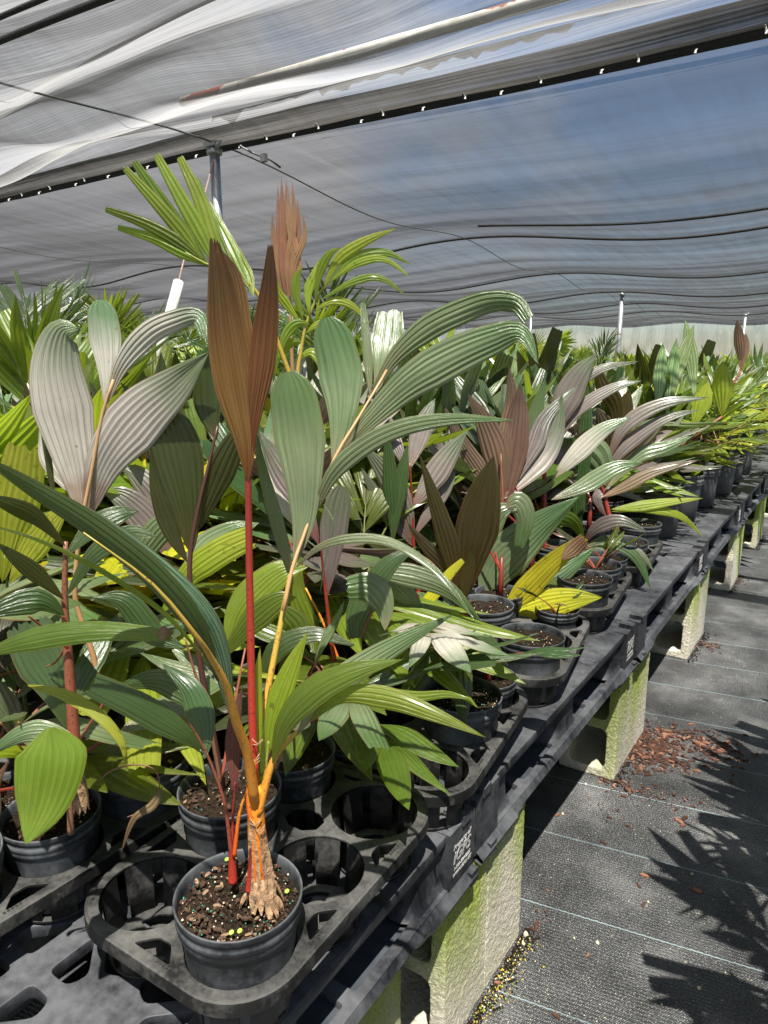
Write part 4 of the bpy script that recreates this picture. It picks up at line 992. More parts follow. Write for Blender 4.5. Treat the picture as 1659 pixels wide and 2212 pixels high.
# offshoot with red stem
FO = FB+.012; of = traced_stem(H1, 'offshoot', [(503, 1905), (501, 1850), (497, 1790)], 21, 9, FO, FO, 'red', n=12)
traced_stem(of, 'petiole', [(500, 1850), (486, 1740), (460, 1660), (432, 1600), (398, 1545)], 9, 3, FO, FO-.04, 'brick', H1)
T = lambda pts, wd, fa, fb, m, **k: traced_leaf(of, 'leaflet', pts, wd, fa, fb, m, root=H1, **k)
T([(440, 1620), (390, 1580), (300, 1525), (200, 1477)], 62, FO-.03, FO-.1, 'deep', tilt=(-.3, -.4), kind='bl', ribs=6, arch=.15, seed=23)
T([(442, 1640), (436, 1570), (410, 1490), (348, 1432)], 62, FO-.03, FO+.03, 'deep', tilt=(.5, .5), kind='pt', ribs=6, arch=.2, seed=24)
traced_stem(of, 'petiole', [(506, 1850), (517, 1760), (534, 1705)], 10, 5, FO-.003, FO-.006, 'orange', H1)
traced_stem(of, 'petiole', [(501, 1850), (503, 1770), (508, 1690)], 8, 5, FO, FO, 'red', H1)
T([(508, 1720), (503, 1640), (506, 1560), (524, 1482)], 36, FO, FO+.01, 'redbronze', tilt=(.3, .3), kind='pt', ribs=5, arch=.25, pleat=.3, seed=25)

# ---------------------------------------------------------------- palm with broad drooping leaf, left front
p = slot(4, 1, -1); H2 = new_palm(p, 'palm with a broad glossy drooping leaf over its pot, front left'); add_pot(H2, seed=5, chips=150, beads=170); F2 = fs_(p)
traced_stem(H2, 'stem', [(172, 1745), (166, 1680), (158, 1560), (146, 1400), (140, 1300), (142, 1170)], 34, 9, F2+.01, F2+.01, 'brick', n=12)
traced_stem(H2, 'stem', [(153, 1800), (150, 1720), (140, 1650), (132, 1590)], 15, 6, F2-.02, F2-.02, 'brown')
b = MB()
for k in range(9):
    a = k*.7; d = Vector((math.cos(a), math.sin(a), 0)); q0 = at(173, 1750, F2+.01)
    blade(b, [q0+d*.013, q0+d*.012+Vector((0, 0, .03)), q0+d*.010+Vector((0, 0, .065))], .012, kind='ln', ribs=2, rows=6, seed=k, side=Vector((-math.sin(a), math.cos(a), 0)), tilt=(0, .2))
loc(b, H2); b.build('sheath', M['sheath'], H2)
def FR(root, pts, r0, r1, fa, fb, m): return traced_stem(root, 'frond', pts, r0, r1, fa, fb, m)
def TL(root, fr, pts, wd, fa, fb, m, **k): return traced_leaf(fr, 'leaflet', pts, wd, fa, fb, m, root=root, **k)
f = FR(H2, [(160, 1690), (165, 1620), (190, 1570), (230, 1510)], 8, 5, F2, F2-.02, 'brick')
f = FR(H2, [(150, 1720), (110, 1640), (70, 1590), (40, 1560)], 8, 4, F2-.02, F2-.14, 'brick')
TL(H2, f, [(108, 1572), (112, 1640), (92, 1740), (56, 1823)], 140, F2-.16, F2-.19, 'fresh', tilt=(.15, .1), kind='ln', ribs=9, arch=.12, pleat=.16, seed=1)
TL(H2, f, [(160, 1590), (100, 1580), (40, 1590), (-40, 1640)], 50, F2-.13, F2-.14, 'silvergreen', tilt=(.4, .4), kind='pt', ribs=6, seed=2)
f = FR(H2, [(146, 1400), (100, 1360), (60, 1330)], 7, 4, F2, F2-.05, 'brick')
TL(H2, f, [(-60, 1420), (80, 1378), (220, 1362), (372, 1372)], 52, F2-.1, F2-.13, 'green', tilt=(.35, .5), kind='st', ribs=5, arch=.25, seed=3, rows=22)
TL(H2, f, [(338, 1372), (352, 1368), (372, 1366)], 34, F2-.132, F2-.134, 'dry', tilt=(.4, .3), kind='pt', ribs=3, seed=4, rows=6)
f = FR(H2, [(144, 1300), (142, 1240), (140, 1180)], 6, 4, F2+.01, F2+.01, 'brick')
TL(H2, f, [(142, 1180), (80, 1120), (20, 1090), (-40, 1070)], 42, F2, F2-.08, 'olive', tilt=(.3, .3), kind='pt', ribs=5, seed=5)
TL(H2, f, [(142, 1200), (200, 1140), (260, 1110), (300, 1105)], 50, F2, F2+.05, 'deep', tilt=(.4, .4), kind='pt', ribs=5, seed=6)
f = FR(H2, [(144, 1340), (142, 1310), (140, 1290)], 7, 4, F2+.01, F2+.01, 'brick')
TL(H2, f, [(142, 1290), (200, 1200), (280, 1150), (340, 1160)], 44, F2, F2-.03, 'deep', tilt=(.5, .5), kind='pt', ribs=5, seed=61)
TL(H2, f, [(138, 1295), (90, 1250), (40, 1210), (-10, 1170)], 40, F2, F2-.05, 'olive', tilt=(.3, .2), kind='pt', ribs=5, seed=62)
TL(H2, f, [(140, 1330), (90, 1300), (20, 1310), (-50, 1340)], 60, F2, F2-.06, 'deep', tilt=(.4, .4), kind='pt', ribs=6, seed=63)
f = FR(H2, [(140, 1400), (120, 1430), (100, 1440)], 7, 3, F2+.01, F2+.04, 'brown')
TL(H2, f, [(150, 1580), (120, 1480), (80, 1400), (60, 1350)], 110, F2+.04, F2+.07, 'deep', tilt=(.2, .2), kind='bl', ribs=8, seed=64)
f = FR(H2, [(195, 1560), (190, 1540), (160, 1500)], 4, 2, F2, F2-.03, 'brown')
TL(H2, f, [(60, 1480), (140, 1500), (215, 1545), (262, 1600), (272, 1655)], 26, F2-.06, F2-.08, 'lime', tilt=(.6, .9), kind='ln', ribs=3, seed=7)
# coiled dry leaf
f = FR(H2, [(210, 1690), (240, 1665), (290, 1652), (330, 1660), (345, 1690), (335, 1730), (300, 1755), (275, 1765)], 4, 2, F2+.02, F2+.0, 'brown'); f.name = 'dry_leaf'
TL(H2, f, [(350, 1700), (330, 1740), (290, 1770), (262, 1840)], 18, F2, F2-.02, 'dry', tilt=(.5, .8), kind='ln', ribs=2, seed=8)
# pale spike leaf at the very left edge
f = FR(H2, [(100, 1660), (50, 1620), (0, 1560)], 6, 3, F2-.03, F2-.1, 'brown')
TL(H2, f, [(0, 1760), (-10, 1700), (20, 1640)], 18, F2-.1, F2-.12, 'dry', kind='ln', ribs=2, seed=9)

# ---------------------------------------------------------------- silvery palm, left middle
def palm_at(tray_, ix, iy, label, seed, **k):
    p = slot(tray_, ix, iy); t = new_palm(p, label); add_pot(t, seed=seed, chips=k.get('chips', 60), beads=k.get('beads', 30)); return t, fs_(p)
H3, F3 = palm_at(4, 1, 1, 'palm with very broad silvery leaves spreading above the left tray', 21)
b_ = FR(H3, [(240, 1650), (225, 1560), (205, 1430), (172, 1330), (162, 1280), (168, 1190), (180, 1110), (198, 1020), (220, 900), (245, 820)], 14, 6, F3-.01, F3-.045, 'peach')
TL(H3, b_, [(180, 1120), (168, 1030), (138, 900), (120, 800), (132, 720), (172, 712)], 124, F3-.02, F3-.03, 'silver', tilt=(.2, .5), kind='pt', ribs=8, arch=.14, pleat=.2, seed=1, rows=26)
TL(H3, b_, [(228, 890), (232, 800), (226, 720), (216, 648)], 68, F3-.02, F3-.0, 'silver', tilt=(.1, .1), kind='rd', ribs=5, arch=.1, pleat=.2, seed=2, rows=20)
TL(H3, b_, [(232, 872), (262, 790), (320, 722), (380, 692), (425, 684), (442, 722)], 50, F3-.02, F3-.06, 'silver', tilt=(.2, -.4), kind='st', ribs=5, arch=.1, pleat=.2, seed=3, rows=24)
TL(H3, b_, [(188, 1120), (225, 1000), (300, 900), (380, 830), (452, 760)], 122, F3-.02, F3-.08, 'silver', tilt=(.3, .3), kind='pt', ribs=9, arch=.08, pleat=.2, seed=4, rows=26)
TL(H3, b_, [(120, 1100), (105, 1000), (92, 900), (96, 760)], 14, F3-.0, F3+.02, 'olive', tilt=(.6, .6), kind='ln', ribs=2, seed=5)
TL(H3, b_, [(200, 1100), (130, 1010), (110, 940), (90, 880)], 70, F3+.08, F3+.12, 'silver', tilt=(.3, .3), kind='pt', ribs=5, seed=6)
# ---------------------------------------------------------------- dark olive leaf behind the spear
H4, F4 = palm_at(0, -1, 0, 'palm with dark olive backlit leaves standing behind the bronze spear', 22, chips=120)
F4 += .0
b_ = FR(H4, [(480, 1720), (470, 1640), (435, 1450), (412, 1280), (412, 1190), (430, 1090), (452, 1000), (470, 920)], 16, 5, F4+.01, F4+.045, 'dark')
TL(H4, b_, [(414, 1200), (400, 1080), (375, 960), (352, 880), (348, 760)], 112, F4+.05, F4+.06, 'olive', tilt=(.3, .3), kind='pt', ribs=8, arch=.12, seed=1, rows=22)
TL(H4, b_, [(425, 1150), (465, 1050), (505, 960), (540, 900)], 64, F4+.05, F4+.04, 'olive', tilt=(-.3, -.3), kind='pt', ribs=5, seed=2)
TL(H4, b_, [(468, 950), (450, 890), (445, 820), (458, 750)], 60, F4+.05, F4+.06, 'olive', tilt=(.3, .3), kind='pt', ribs=4, seed=3)
TL(H4, b_, [(405, 1215), (370, 1150), (340, 1060), (325, 965)], 42, F4+.05, F4+.05, 'olive', tilt=(.3, .3), kind='pt', ribs=4, seed=4)
b2 = FR(H4, [(478, 1700), (450, 1550), (420, 1450), (400, 1380)], 8, 4, F4, F4-.02, 'brown')
TL(H4, b2, [(400, 1400), (330, 1370), (270, 1300), (200, 1290)], 60, F4-.02, F4-.05, 'deep', tilt=(.4, .4), kind='pt', ribs=6, seed=5)
TL(H4, b2, [(460, 1580), (400, 1500), (330, 1470), (240, 1490)], 60, F4+.01, F4+.03, 'deep', tilt=(.4, .4), kind='pt', ribs=6, seed=6)
b3 = FR(H4, [(480, 1680), (500, 1560), (520, 1450), (530, 1400)], 8, 4, F4, F4+.06, 'brick')
TL(H4, b3, [(490, 1420), (520, 1320), (600, 1240), (665, 1225)], 80, F4+.06, F4+.1, 'fresh', tilt=(.3, .3), kind='pt', ribs=8, seed=7, rows=22)
TL(H4, b3, [(470, 1430), (540, 1350), (600, 1300), (640, 1290)], 60, F4+.05, F4+.06, 'green', tilt=(-.3, -.3), kind='pt', ribs=6, seed=8, rows=22)
# mid-left leaves
H5, F5 = palm_at(5, 1, 0, 'palm with a yellowish blunt leaf reaching behind the red stem', 23)
b_ = FR(H5, [(470, 1560), (450, 1450), (420, 1380), (380, 1330)], 12, 4, F5, F5+.0, 'brown')
TL(H5, b_, [(340, 1350), (400, 1250), (470, 1195), (540, 1160)], 64, F5-.02, F5-.05, 'lime', tilt=(.2, .2), kind='bl', ribs=6, seed=1)
TL(H5, b_, [(395, 1290), (430, 1200), (500, 1150), (560, 1130)], 66, F5+.05, F5+.1, 'silvergreen', tilt=(.2, .2), kind='pt', ribs=6, seed=2)
TL(H5, b_, [(440, 1100), (360, 1130), (300, 1200), (230, 1260)], 60, F5+.1, F5+.1, 'silvergreen', tilt=(.2, .2), kind='pt', ribs=6, seed=3)
b_ = FR(H5, [(470, 1560), (420, 1500), (350, 1260), (330, 1170), (345, 1130)], 8, 4, F5+.05, F5+.2, 'brick')
TL(H5, b_, [(372, 1210), (330, 1140), (270, 1080), (220, 1060)], 74, F5+.2, F5+.2, 'mauve', tilt=(.2, .2), kind='pt', ribs=7, seed=4)
TL(H5, b_, [(372, 1210), (350, 1100), (300, 1030), (250, 1000)], 60, F5+.22, F5+.25, 'mauve', tilt=(.2, .2), kind='pt', ribs=6, seed=5)
TL(H5, b_, [(380, 1210), (400, 1100), (380, 1000), (330, 940)], 70, F5+.24, F5+.25, 'brownpink', tilt=(.2, .2), kind='pt', ribs=6, seed=6)
# spotted yellow green at left edge
H6, F6 = palm_at(5, -1, -1, 'palm with a spotted yellow green blunt leaf at the left edge', 24)
b_ = FR(H6, [(60, 1560), (40, 1400), (20, 1300), (10, 1200)], 10, 4, F6, F6-.1, 'greenstem')
TL(H6, b_, [(5, 1260), (20, 1150), (40, 1060), (55, 968)], 96, F6-.1, F6-.1, 'lime', tilt=(.2, .2), kind='bl', ribs=7, seed=1)
TL(H6, b_, [(20, 1260), (60, 1200), (110, 1130), (150, 1090)], 60, F6-.1, F6-.08, 'lime', tilt=(.3, .3), kind='pt', ribs=6, seed=2)
# centre: mauve palms
H7, F7 = palm_at(1, 1, 0, 'palm in the open middle cup with pale mauve upright leaf and red petioles', 25, chips=80, beads=160)
b_ = FR(H7, [(722, 1560), (724, 1450), (715, 1380), (700, 1250), (693, 1180)], 14, 4, F7, F7-.02, 'red')
TL(H7, b_, [(706, 1290), (712, 1220), (722, 1130), (738, 1050)], 62, F7-.01, F7-.0, 'mauve', tilt=(.2, .2), kind='rd', ribs=5, pleat=.25, seed=1)
TL(H7, b_, [(690, 1180), (640, 1060), (600, 1000), (560, 930)], 70, F7+.05, F7+.1, 'mauve', tilt=(.2, .2), kind='pt', ribs=6, seed=2)
TL(H7, b_, [(660, 1160), (610, 1080), (580, 980), (585, 880)], 44, F7+.12, F7+.2, 'silver', tilt=(.2, .2), kind='pt', ribs=5, seed=3)
b_ = FR(H7, [(725, 1560), (740, 1460), (700, 1350), (660, 1270)], 7, 4, F7, F7+.04, 'orange')
TL(H7, b_, [(700, 1390), (660, 1330), (640, 1270), (650, 1200)], 50, F7+.04, F7+.04, 'fresh', tilt=(.2, .2), kind='pt', ribs=5, seed=5)
b_ = FR(H7, [(730, 1560), (760, 1440), (800, 1330), (830, 1280)], 8, 4, F7, F7-.02, 'brown')
TL(H7, b_, [(770, 1410), (770, 1330), (830, 1230), (900, 1180)], 60, F7-.02, F7+.02, 'deep', tilt=(.3, .3), kind='pt', ribs=6, seed=6)
TL(H7, b_, [(832, 1362), (828, 1310), (800, 1270), (750, 1272)], 66, F7-.07, F7-.06, 'silvergreen', tilt=(.2, .2), kind='bl', ribs=5, seed=7)
b_ = FR(H7, [(722, 1545), (690, 1450), (660, 1420), (640, 1410)], 7, 4, F7, F7-.04, 'brown')
TL(H7, b_, [(560, 1480), (600, 1400), (680, 1370), (770, 1395)], 44, F7-.04, F7-.04, 'deep', tilt=(.3, .5), kind='ln', ribs=5, seed=9)
TL(H7, b_, [(600, 1460), (640, 1370), (620, 1330), (600, 1310)], 60, F7-.02, F7-.02, 'green', tilt=(.3, .5), kind='pt', ribs=5, seed=10)
H8, F8 = palm_at(2, 1, -1, 'palm with tall dark bronze leaves glowing against the light at centre', 26)
b_ = FR(H8, [(985, 1500), (990, 1400), (1000, 1320), (1008, 1260)], 14, 5, F8-.05, F8-.05, 'redstem' if False else 'brick')
TL(H8, b_, [(1000, 1300), (1022, 1180), (1045, 1070), (1066, 985)], 96, F8-.05, F8-.06, 'darkbronze', tilt=(.2, .2), kind='pt', ribs=7, arch=.14, pleat=.2, seed=1, rows=24)
TL(H8, b_, [(998, 1310), (975, 1200), (945, 1100), (905, 978)], 46, F8-.05, F8-.03, 'darkbronze', tilt=(.3, .3), kind='pt', ribs=5, seed=2)
TL(H8, b_, [(990, 1330), (975, 1240), (920, 1180), (880, 1130)], 34, F8-.04, F8, 'darkbronze', tilt=(.3, .3), kind='pt', ribs=4, seed=3)
TL(H8, b_, [(992, 1340), (1000, 1280), (1015, 1220), (1020, 1180)], 28, F8-.07, F8-.07, 'darkbronze', tilt=(.3, .3), kind='pt', ribs=4, seed=4)
b_ = FR(H8, [(985, 1480), (960, 1380), (930, 1320), (900, 1300)], 7, 4, F8-.05, F8-.1, 'brown')
TL(H8, b_, [(760, 1250), (850, 1238), (960, 1270), (1042, 1345)], 52, F8-.2, F8-.2, 'silvergreen', tilt=(-.3, -.4), kind='pt', ribs=6, seed=5, rows=22)
TL(H8, b_, [(915, 1340), (890, 1300), (850, 1260), (830, 1255)], 50, F8-.16, F8-.18, 'silvergreen', tilt=(.3, .4), kind='bl', ribs=6, seed=6)
TL(H8, b_, [(880, 1330), (930, 1290), (970, 1240), (1000, 1210)], 26, F8-.1, F8-.1, 'yellow', tilt=(.3, .4), kind='st', ribs=4, seed=7)
H9, F9 = palm_at(2, -1, 0, 'palm with a fan of pale mauve leaflets on a red rachis, mid centre', 27)
b_ = FR(H9, [(930, 1480), (915, 1350), (900, 1250), (893, 1170), (890, 1080), (885, 1000)], 12, 4, F9, F9+.0, 'red')
for k, (pts, wd) in enumerate((([(893, 1170), (870, 1090), (830, 1020), (782, 960)], 54), ([(893, 1180), (860, 1130), (820, 1080), (780, 1010)], 44), ([(890, 1100), (930, 1040), (970, 980), (1010, 930)], 56),
                               ([(893, 1160), (930, 1100), (965, 1050), (985, 1010)], 34), ([(886, 1010), (900, 960), (920, 900), (940, 860)], 44), ([(886, 1030), (860, 970), (840, 930), (800, 880)], 30))):
    TL(H9, b_, pts, wd, F9, F9-.02+.02*k, 'mauve', tilt=(.2, .2), kind='pt', ribs=5, pleat=.24, seed=k)
H10, F10 = palm_at(3, 1, -1, 'palm with pleated pinkish brown leaves above the bench edge, right of centre', 28)
b_ = FR(H10, [(1062, 1400), (1060, 1300), (1070, 1200), (1085, 1100), (1082, 980)], 12, 4, F10, F10+.15, 'brick')
for k, (pts, wd, m) in enumerate((([(1080, 1110), (1075, 1000), (1050, 920), (1010, 850)], 60, 'brownpink'), ([(1085, 1110), (1105, 1000), (1118, 900), (1125, 830)], 62, 'brownpink'), ([(1082, 1100), (1045, 1030), (1000, 960), (955, 870)], 40, 'brownpink'),
                               ([(1085, 1060), (1090, 960), (1105, 870), (1100, 790)], 40, 'brownpink'), ([(1080, 1080), (1140, 1010), (1190, 940), (1215, 850)], 74, 'silver'), ([(1085, 1080), (1150, 970), (1180, 900), (1250, 830)], 40, 'mauve'))):
    TL(H10, b_, pts, wd, F10+.16, F10+.2+.02*k, m, tilt=(.25, .2), kind='pt', ribs=6, pleat=.26, seed=k, rows=20)
b_ = FR(H10, [(1060, 1400), (1050, 1340), (1070, 1240), (1120, 1160)], 10, 4, F10-.02, F10-.02, 'brick')
TL(H10, b_, [(1045, 1320), (1075, 1230), (1150, 1150), (1252, 1072)], 98, F10-.04, F10-.04, 'silvergreen', tilt=(-.2, -.25), kind='pt', ribs=9, arch=.12, pleat=.2, seed=11, rows=24)
TL(H10, b_, [(1028, 1250), (1040, 1170), (1075, 1110), (1120, 1090)], 60, F10+.02, F10+.05, 'silvergreen', tilt=(.3, .3), kind='pt', ribs=6, seed=12)
TL(H10, b_, [(1092, 1098), (1118, 1085), (1135, 1120), (1122, 1180)], 50, F10-.08, F10-.1, 'silvergreen', tilt=(.2, .2), kind='st', ribs=5, seed=13)
TL(H10, b_, [(1040, 1330), (1120, 1290), (1210, 1240), (1290, 1180)], 60, F10-.02, F10+.05, 'silvergreen', tilt=(-.2, -.2), kind='pt', ribs=7, seed=14)
b_ = FR(H10, [(1062, 1395), (1062, 1365), (1078, 1336)], 8, 4, F10-.01, F10-.12, 'brown')
TL(H10, b_, [(1075, 1338), (1135, 1275), (1195, 1215), (1262, 1165)], 52, F10-.12, F10-.20, 'yellow', tilt=(-.1, -.3), kind='st', ribs=6, arch=.1, pleat=.12, seed=15, rows=20)
TL(H10, b_, [(1212, 1210), (1235, 1190), (1262, 1165)], 34, F10-.203, F10-.208, 'dry', tilt=(-.1, -.3), kind='bl', ribs=5, arch=.2, pleat=.3, seed=16, rows=8)
TL(H10, b_, [(1072, 1338), (1150, 1312), (1230, 1295), (1302, 1290)], 66, F10-.12, F10-.22, 'yellow', tilt=(-.1, -.1), kind='pt', ribs=7, arch=.1, pleat=.12, seed=17, rows=20)

# ---------------------------------------------------------------- generic palms
def gen_frond(rs, L_, m_list, npair, wid, elev, az, droop, base, kind='pt', ribs=4, rows=9, bladeL=.3, fan=.8, rach=.45, rlist=None, stem='brick', arch=.2):
    """one frond: petiole+rachis curve with pleated leaflets either side; returns MB with leaf mat 0, stem mat 1"""
    b = MB(); d = Vector((math.cos(az)*math.cos(elev), math.sin(az)*math.cos(elev), math.sin(elev)))
    horiz = Vector((math.cos(az), math.sin(az), 0)); pts = []
    for i in range(9):
        t = i/8; pts.append(base+d*(L_*t)+Vector((0, 0, -droop*L_*t*t))+horiz*(droop*.3*L_*t*t))
    b.tube(pts, [.0045*(1-.75*i/8) for i in range(9)], 5, 1)
    c = bez(pts, 41); sidev = horiz.cross(Vector((0, 0, 1))).normalized()
    for k in range(npair):
        t = 1-rach*(1-(k+.5)/npair) if npair > 1 else 1-rach*.6
        i = min(40, int(t*40)); p = c[i]; tg = (c[min(40, i+1)]-c[max(0, i-1)]).normalized()
        up = sidev.cross(tg)
        if up.z < 0: up = -up
        for s in (-1, 1):
            last = k >= npair-1
            ang = (fan*(1-.62*t*t) if not last else fan*.32)*rs.uniform(.85, 1.15)
            ll = bladeL*rs.uniform(.82, 1.12)*(1-.25*abs(2*(k+.5)/npair-1)**2)
            dd = (tg*math.cos(ang)+sidev*s*math.sin(ang)+up*rs.uniform(.0, .18)).normalized()
            dr = rs.uniform(.12, .42)*droop/.3
            q = [p, p+dd*ll*.33+up*ll*.03, p+dd*ll*.68-Vector((0, 0, ll*.08*dr*2)), p+dd*ll-Vector((0, 0, ll*.35*dr))]
            nrm_side = dd.cross(up).normalized()
            blade(b, q, wid*rs.uniform(.8, 1.15), side=nrm_side, tilt=(rs.uniform(-.3, .3), rs.uniform(-.5, .5)), kind=kind if rs.random() < .8 else 'bl', ribs=ribs, rows=rows, arch=arch, pleat=.2, seed=rs.randint(0, 999))
    return b
def build_generic(spec, seed):
    rs = random.Random(seed); t = empty('potted_palm', (0, 0, 0)); r, h = spec.get('pot', (PR, PHH))
    pot_mesh(r, h).build('pot', M['pot_old' if spec.get('old') else 'pot'], t); soil_mesh(r*.95, h*.9, rs, 40, 20).build('soil', SOILM, t)
    z0 = h*.9; sh = spec['stem']
    b = MB(); b.tube([(0, 0, z0-.02), (.003, 0, z0+sh*.5), (0, .004, z0+sh)], [.013, .009, .006], 8)
    if spec.get('twin'): b.tube([(.03, .02, z0-.02), (.034, .022, z0+sh*.5), (.045, .03, z0+sh*.8)], [.009, .007, .005], 8)
    b.build('stem', SM[spec['sm']], t)
    n = spec['n']
    for i in range(n):
        az = 2.4*i+rs.uniform(-.4, .4); e = spec['elev'][0]+(spec['elev'][1]-spec['elev'][0])*i/max(1, n-1)+rs.uniform(-.08, .08)
        L_ = spec['L']*rs.uniform(.8, 1.1)*(.75+.25*i/n)
        fb = gen_frond(rs, L_, None, spec['pairs'], spec['w'], e, az, spec['droop']*rs.uniform(.6, 1.2), Vector((0, 0, z0+sh*rs.uniform(.55, 1))), spec.get('kind', 'pt'), spec.get('ribs', 4), spec.get('rows', 8), spec['bl'], spec.get('fan', .8), spec.get('rach', .45))
        m = spec['m'][i % len(spec['m'])]
        fb.build('frond', [LM[m], SM[spec['sm']]], t, auto=17)
    return t
SPECS = {
 'silver': dict(stem=.12, sm='brick', n=8, elev=(0.50, 1.45), L=0.470, pairs=2, w=0.090, droop=0.24, bl=0.396, m=['silvergreen', 'silver', 'silvergreen', 'silver', 'green'], ribs=5, rows=12, fan=.62, twin=True),
 'bronze': dict(stem=.14, sm='crimson', n=8, elev=(0.55, 1.5), L=0.470, pairs=2, w=0.084, droop=0.20, bl=0.396, m=['green', 'mauve', 'olive', 'silvergreen', 'deep'], ribs=5, rows=12, fan=.6),
 'green': dict(stem=.12, sm='greenstem', n=9, elev=(0.35, 1.4), L=0.470, pairs=3, w=0.060, droop=0.34, bl=0.360, m=['green', 'fresh', 'silvergreen', 'fresh'], ribs=4, rows=11, fan=.75),
 'deep': dict(stem=.13, sm='brick', n=9, elev=(0.25, 1.35), L=0.448, pairs=2, w=0.084, droop=0.34, bl=0.384, m=['deep', 'green', 'silvergreen', 'olive'], ribs=5, rows=11, fan=.7, twin=True),
 'mauve': dict(stem=.14, sm='crimson', n=8, elev=(0.50, 1.4), L=0.448, pairs=3, w=0.060, droop=0.27, bl=0.360, m=['mauve', 'silver', 'deep', 'mauve', 'darkbronze'], ribs=4, rows=11, fan=.65),
 'varieg': dict(stem=.10, sm='brown', n=6, elev=(.8, 1.5), L=.38, pairs=2, w=.055, droop=.12, bl=.36, m=['varieg', 'green', 'varieg'], ribs=4, rows=9, fan=.45, pot=(.125, .24), old=True),
 'lime': dict(stem=.10, sm='greenstem', n=8, elev=(0.25, 1.3), L=0.470, pairs=3, w=0.066, droop=0.34, bl=0.384, m=['lime', 'fresh', 'yellow', 'green'], ribs=4, rows=11, fan=.75),
 'thin': dict(stem=.10, sm='brown', n=7, elev=(.35, 1.3), L=.42, pairs=7, w=.016, droop=.35, bl=.20, m=['green', 'lime', 'fresh'], ribs=2, rows=7, fan=1.0, rach=.6, pot=(.125, .24), old=True, kind='ln'),
 'small': dict(stem=.08, sm='crimson', n=6, elev=(.5, 1.35), L=.26, pairs=1, w=.055, droop=.25, bl=.20, m=['deep', 'silvergreen', 'mauve', 'green'], ribs=4, rows=8, fan=.45),
 'feather': dict(stem=.35, sm='greenstem', n=8, elev=(.8, 1.4), L=.95, pairs=15, w=.028, droop=.3, bl=.38, m=['fresh', 'green'], ribs=2, rows=6, fan=1.0, rach=.68, kind='ln', pot=(.16, .28)),
 'broadtall': dict(stem=.35, sm='greenstem', n=7, elev=(.8, 1.4), L=.85, pairs=6, w=.07, droop=.25, bl=.42, m=['fresh', 'lime', 'green'], ribs=3, rows=7, fan=.85, rach=.6, pot=(.16, .28)),
 'darkfeather': dict(stem=.5, sm='greenstem', n=9, elev=(.8, 1.45), L=1.1, pairs=18, w=.026, droop=.3, bl=.44, m=['deep', 'green', 'deep'], ribs=2, rows=5, fan=1.0, rach=.7, kind='ln', pot=(.16, .28)),
}
def fan_palm(seed, m, sm='greenstem'):
    rs = random.Random(seed); t = empty('fan_palm', (0, 0, 0)); pot_mesh(.16, .28).build('pot', M['pot'], t)
    b = MB(); b.tube([(0, 0, .2), (0, 0, .45)], [.03, .02], 8); b.build('stem', SM['brown'], t)
    for i in range(9):
        az = 2.4*i; e = rs.uniform(.7, 1.4); d = Vector((math.cos(az)*math.cos(e), math.sin(az)*math.cos(e), math.sin(e))); L_ = rs.uniform(.6, .95)
        b = MB(); p0 = Vector((0, 0, .45)); p1 = p0+d*L_; b.tube([p0, p0.lerp(p1, .5), p1], [.006, .005, .004], 5, 1)
        s = d.cross(Vector((0, 0, 1))).normalized(); u = s.cross(d)
        for k in range(19):
            a = -1.75+3.5*k/18; dd = (d*math.cos(a)+s*math.sin(a)); ll = .30*rs.uniform(.9, 1.08)*(1-.1*abs(a))
            blade(b, [p1, p1+dd*ll*.5+u*.01, p1+dd*ll-Vector((0, 0, .03+.03*rs.random()))], .036, side=(s*math.cos(a)-d*math.sin(a)), kind='pt', ribs=1, rows=5, pleat=.3, arch=.1, seed=k)
        b.build('frond', [LM[m], SM[sm]], t)
    return t
VAR = {}
for k, sp_ in SPECS.items():
    VAR[k] = [build_generic(sp_, s) for s in ((1, 2, 3) if k in ('silver', 'bronze', 'green', 'deep', 'mauve', 'lime', 'small') else (1, 2))]
VAR['fan'] = [fan_palm(4, 'fresh'), fan_palm(9, 'lime')]
USED = set()
def put(kind, x, y, z, label, group, rz=None, sc=1.0, v=None, cat='potted palm'):
    lst = VAR[kind]; src = lst[(R.randint(0, 99) if v is None else v) % len(lst)]
    if src.name in USED: o = copy_tree(src)
    else: o = src; USED.add(src.name)
    o.location = (x, y, z); o.rotation_euler = (0, 0, R.uniform(0, 6.28) if rz is None else rz); o.scale = (sc, sc, sc)
    if 'group' in o: del o['group']
    tag(o, label, cat, group); GENERIC.add(o.name); return o
# ---------------------------------------------------------------- placing the rows
DZ = DECK
def sl(ti, ix, iy): p = slot(ti, ix, iy); return p.x, p.y, p.z
# single plants one can point to
put('small', *sl(1, 1, 0)[:2], sl(1, 1, 0)[2], '', '') if False else None
put('small', *sl(0, -1, 1), 'small dark leaved palm in the far left cup of the front tray', None, sc=.9, v=0)
put('deep', *sl(1, -1, -1), 'palm with dark leaves in the left cup of the tray behind the front one', None, sc=.6, v=1)
put('small', *sl(1, 1, 1), 'small palm with torn yellowish leaflets hanging over its pot rim', None, sc=.8, v=1)
put('mauve', *sl(1, -1, 1), 'mauve leaved palm in the far left cup of the second tray', None, sc=.8, v=1)
put('silver', *sl(2, 1, 1), 'silver green palm at the far corner of the third tray', None, sc=.75, v=1)
put('deep', *sl(2, -1, -1), 'dark green palm deep in the third tray', None, sc=.85, v=2)
put('bronze', *sl(2, -1, 1), 'bronze leaved palm at the far left of the third tray', None, sc=.9, v=0)
put('small', *sl(3, 1, 0), 'small red stemmed palm in the tray under the yellowed leaf', None, sc=1.0, v=2)
put('small', *sl(3, 1, 1), 'small palm at the bench edge just past the yellowed leaf', None, sc=.9, v=0)
put('bronze', *sl(3, -1, -1), 'bronze palm behind the yellowed leaf', None, sc=1.0, v=1)
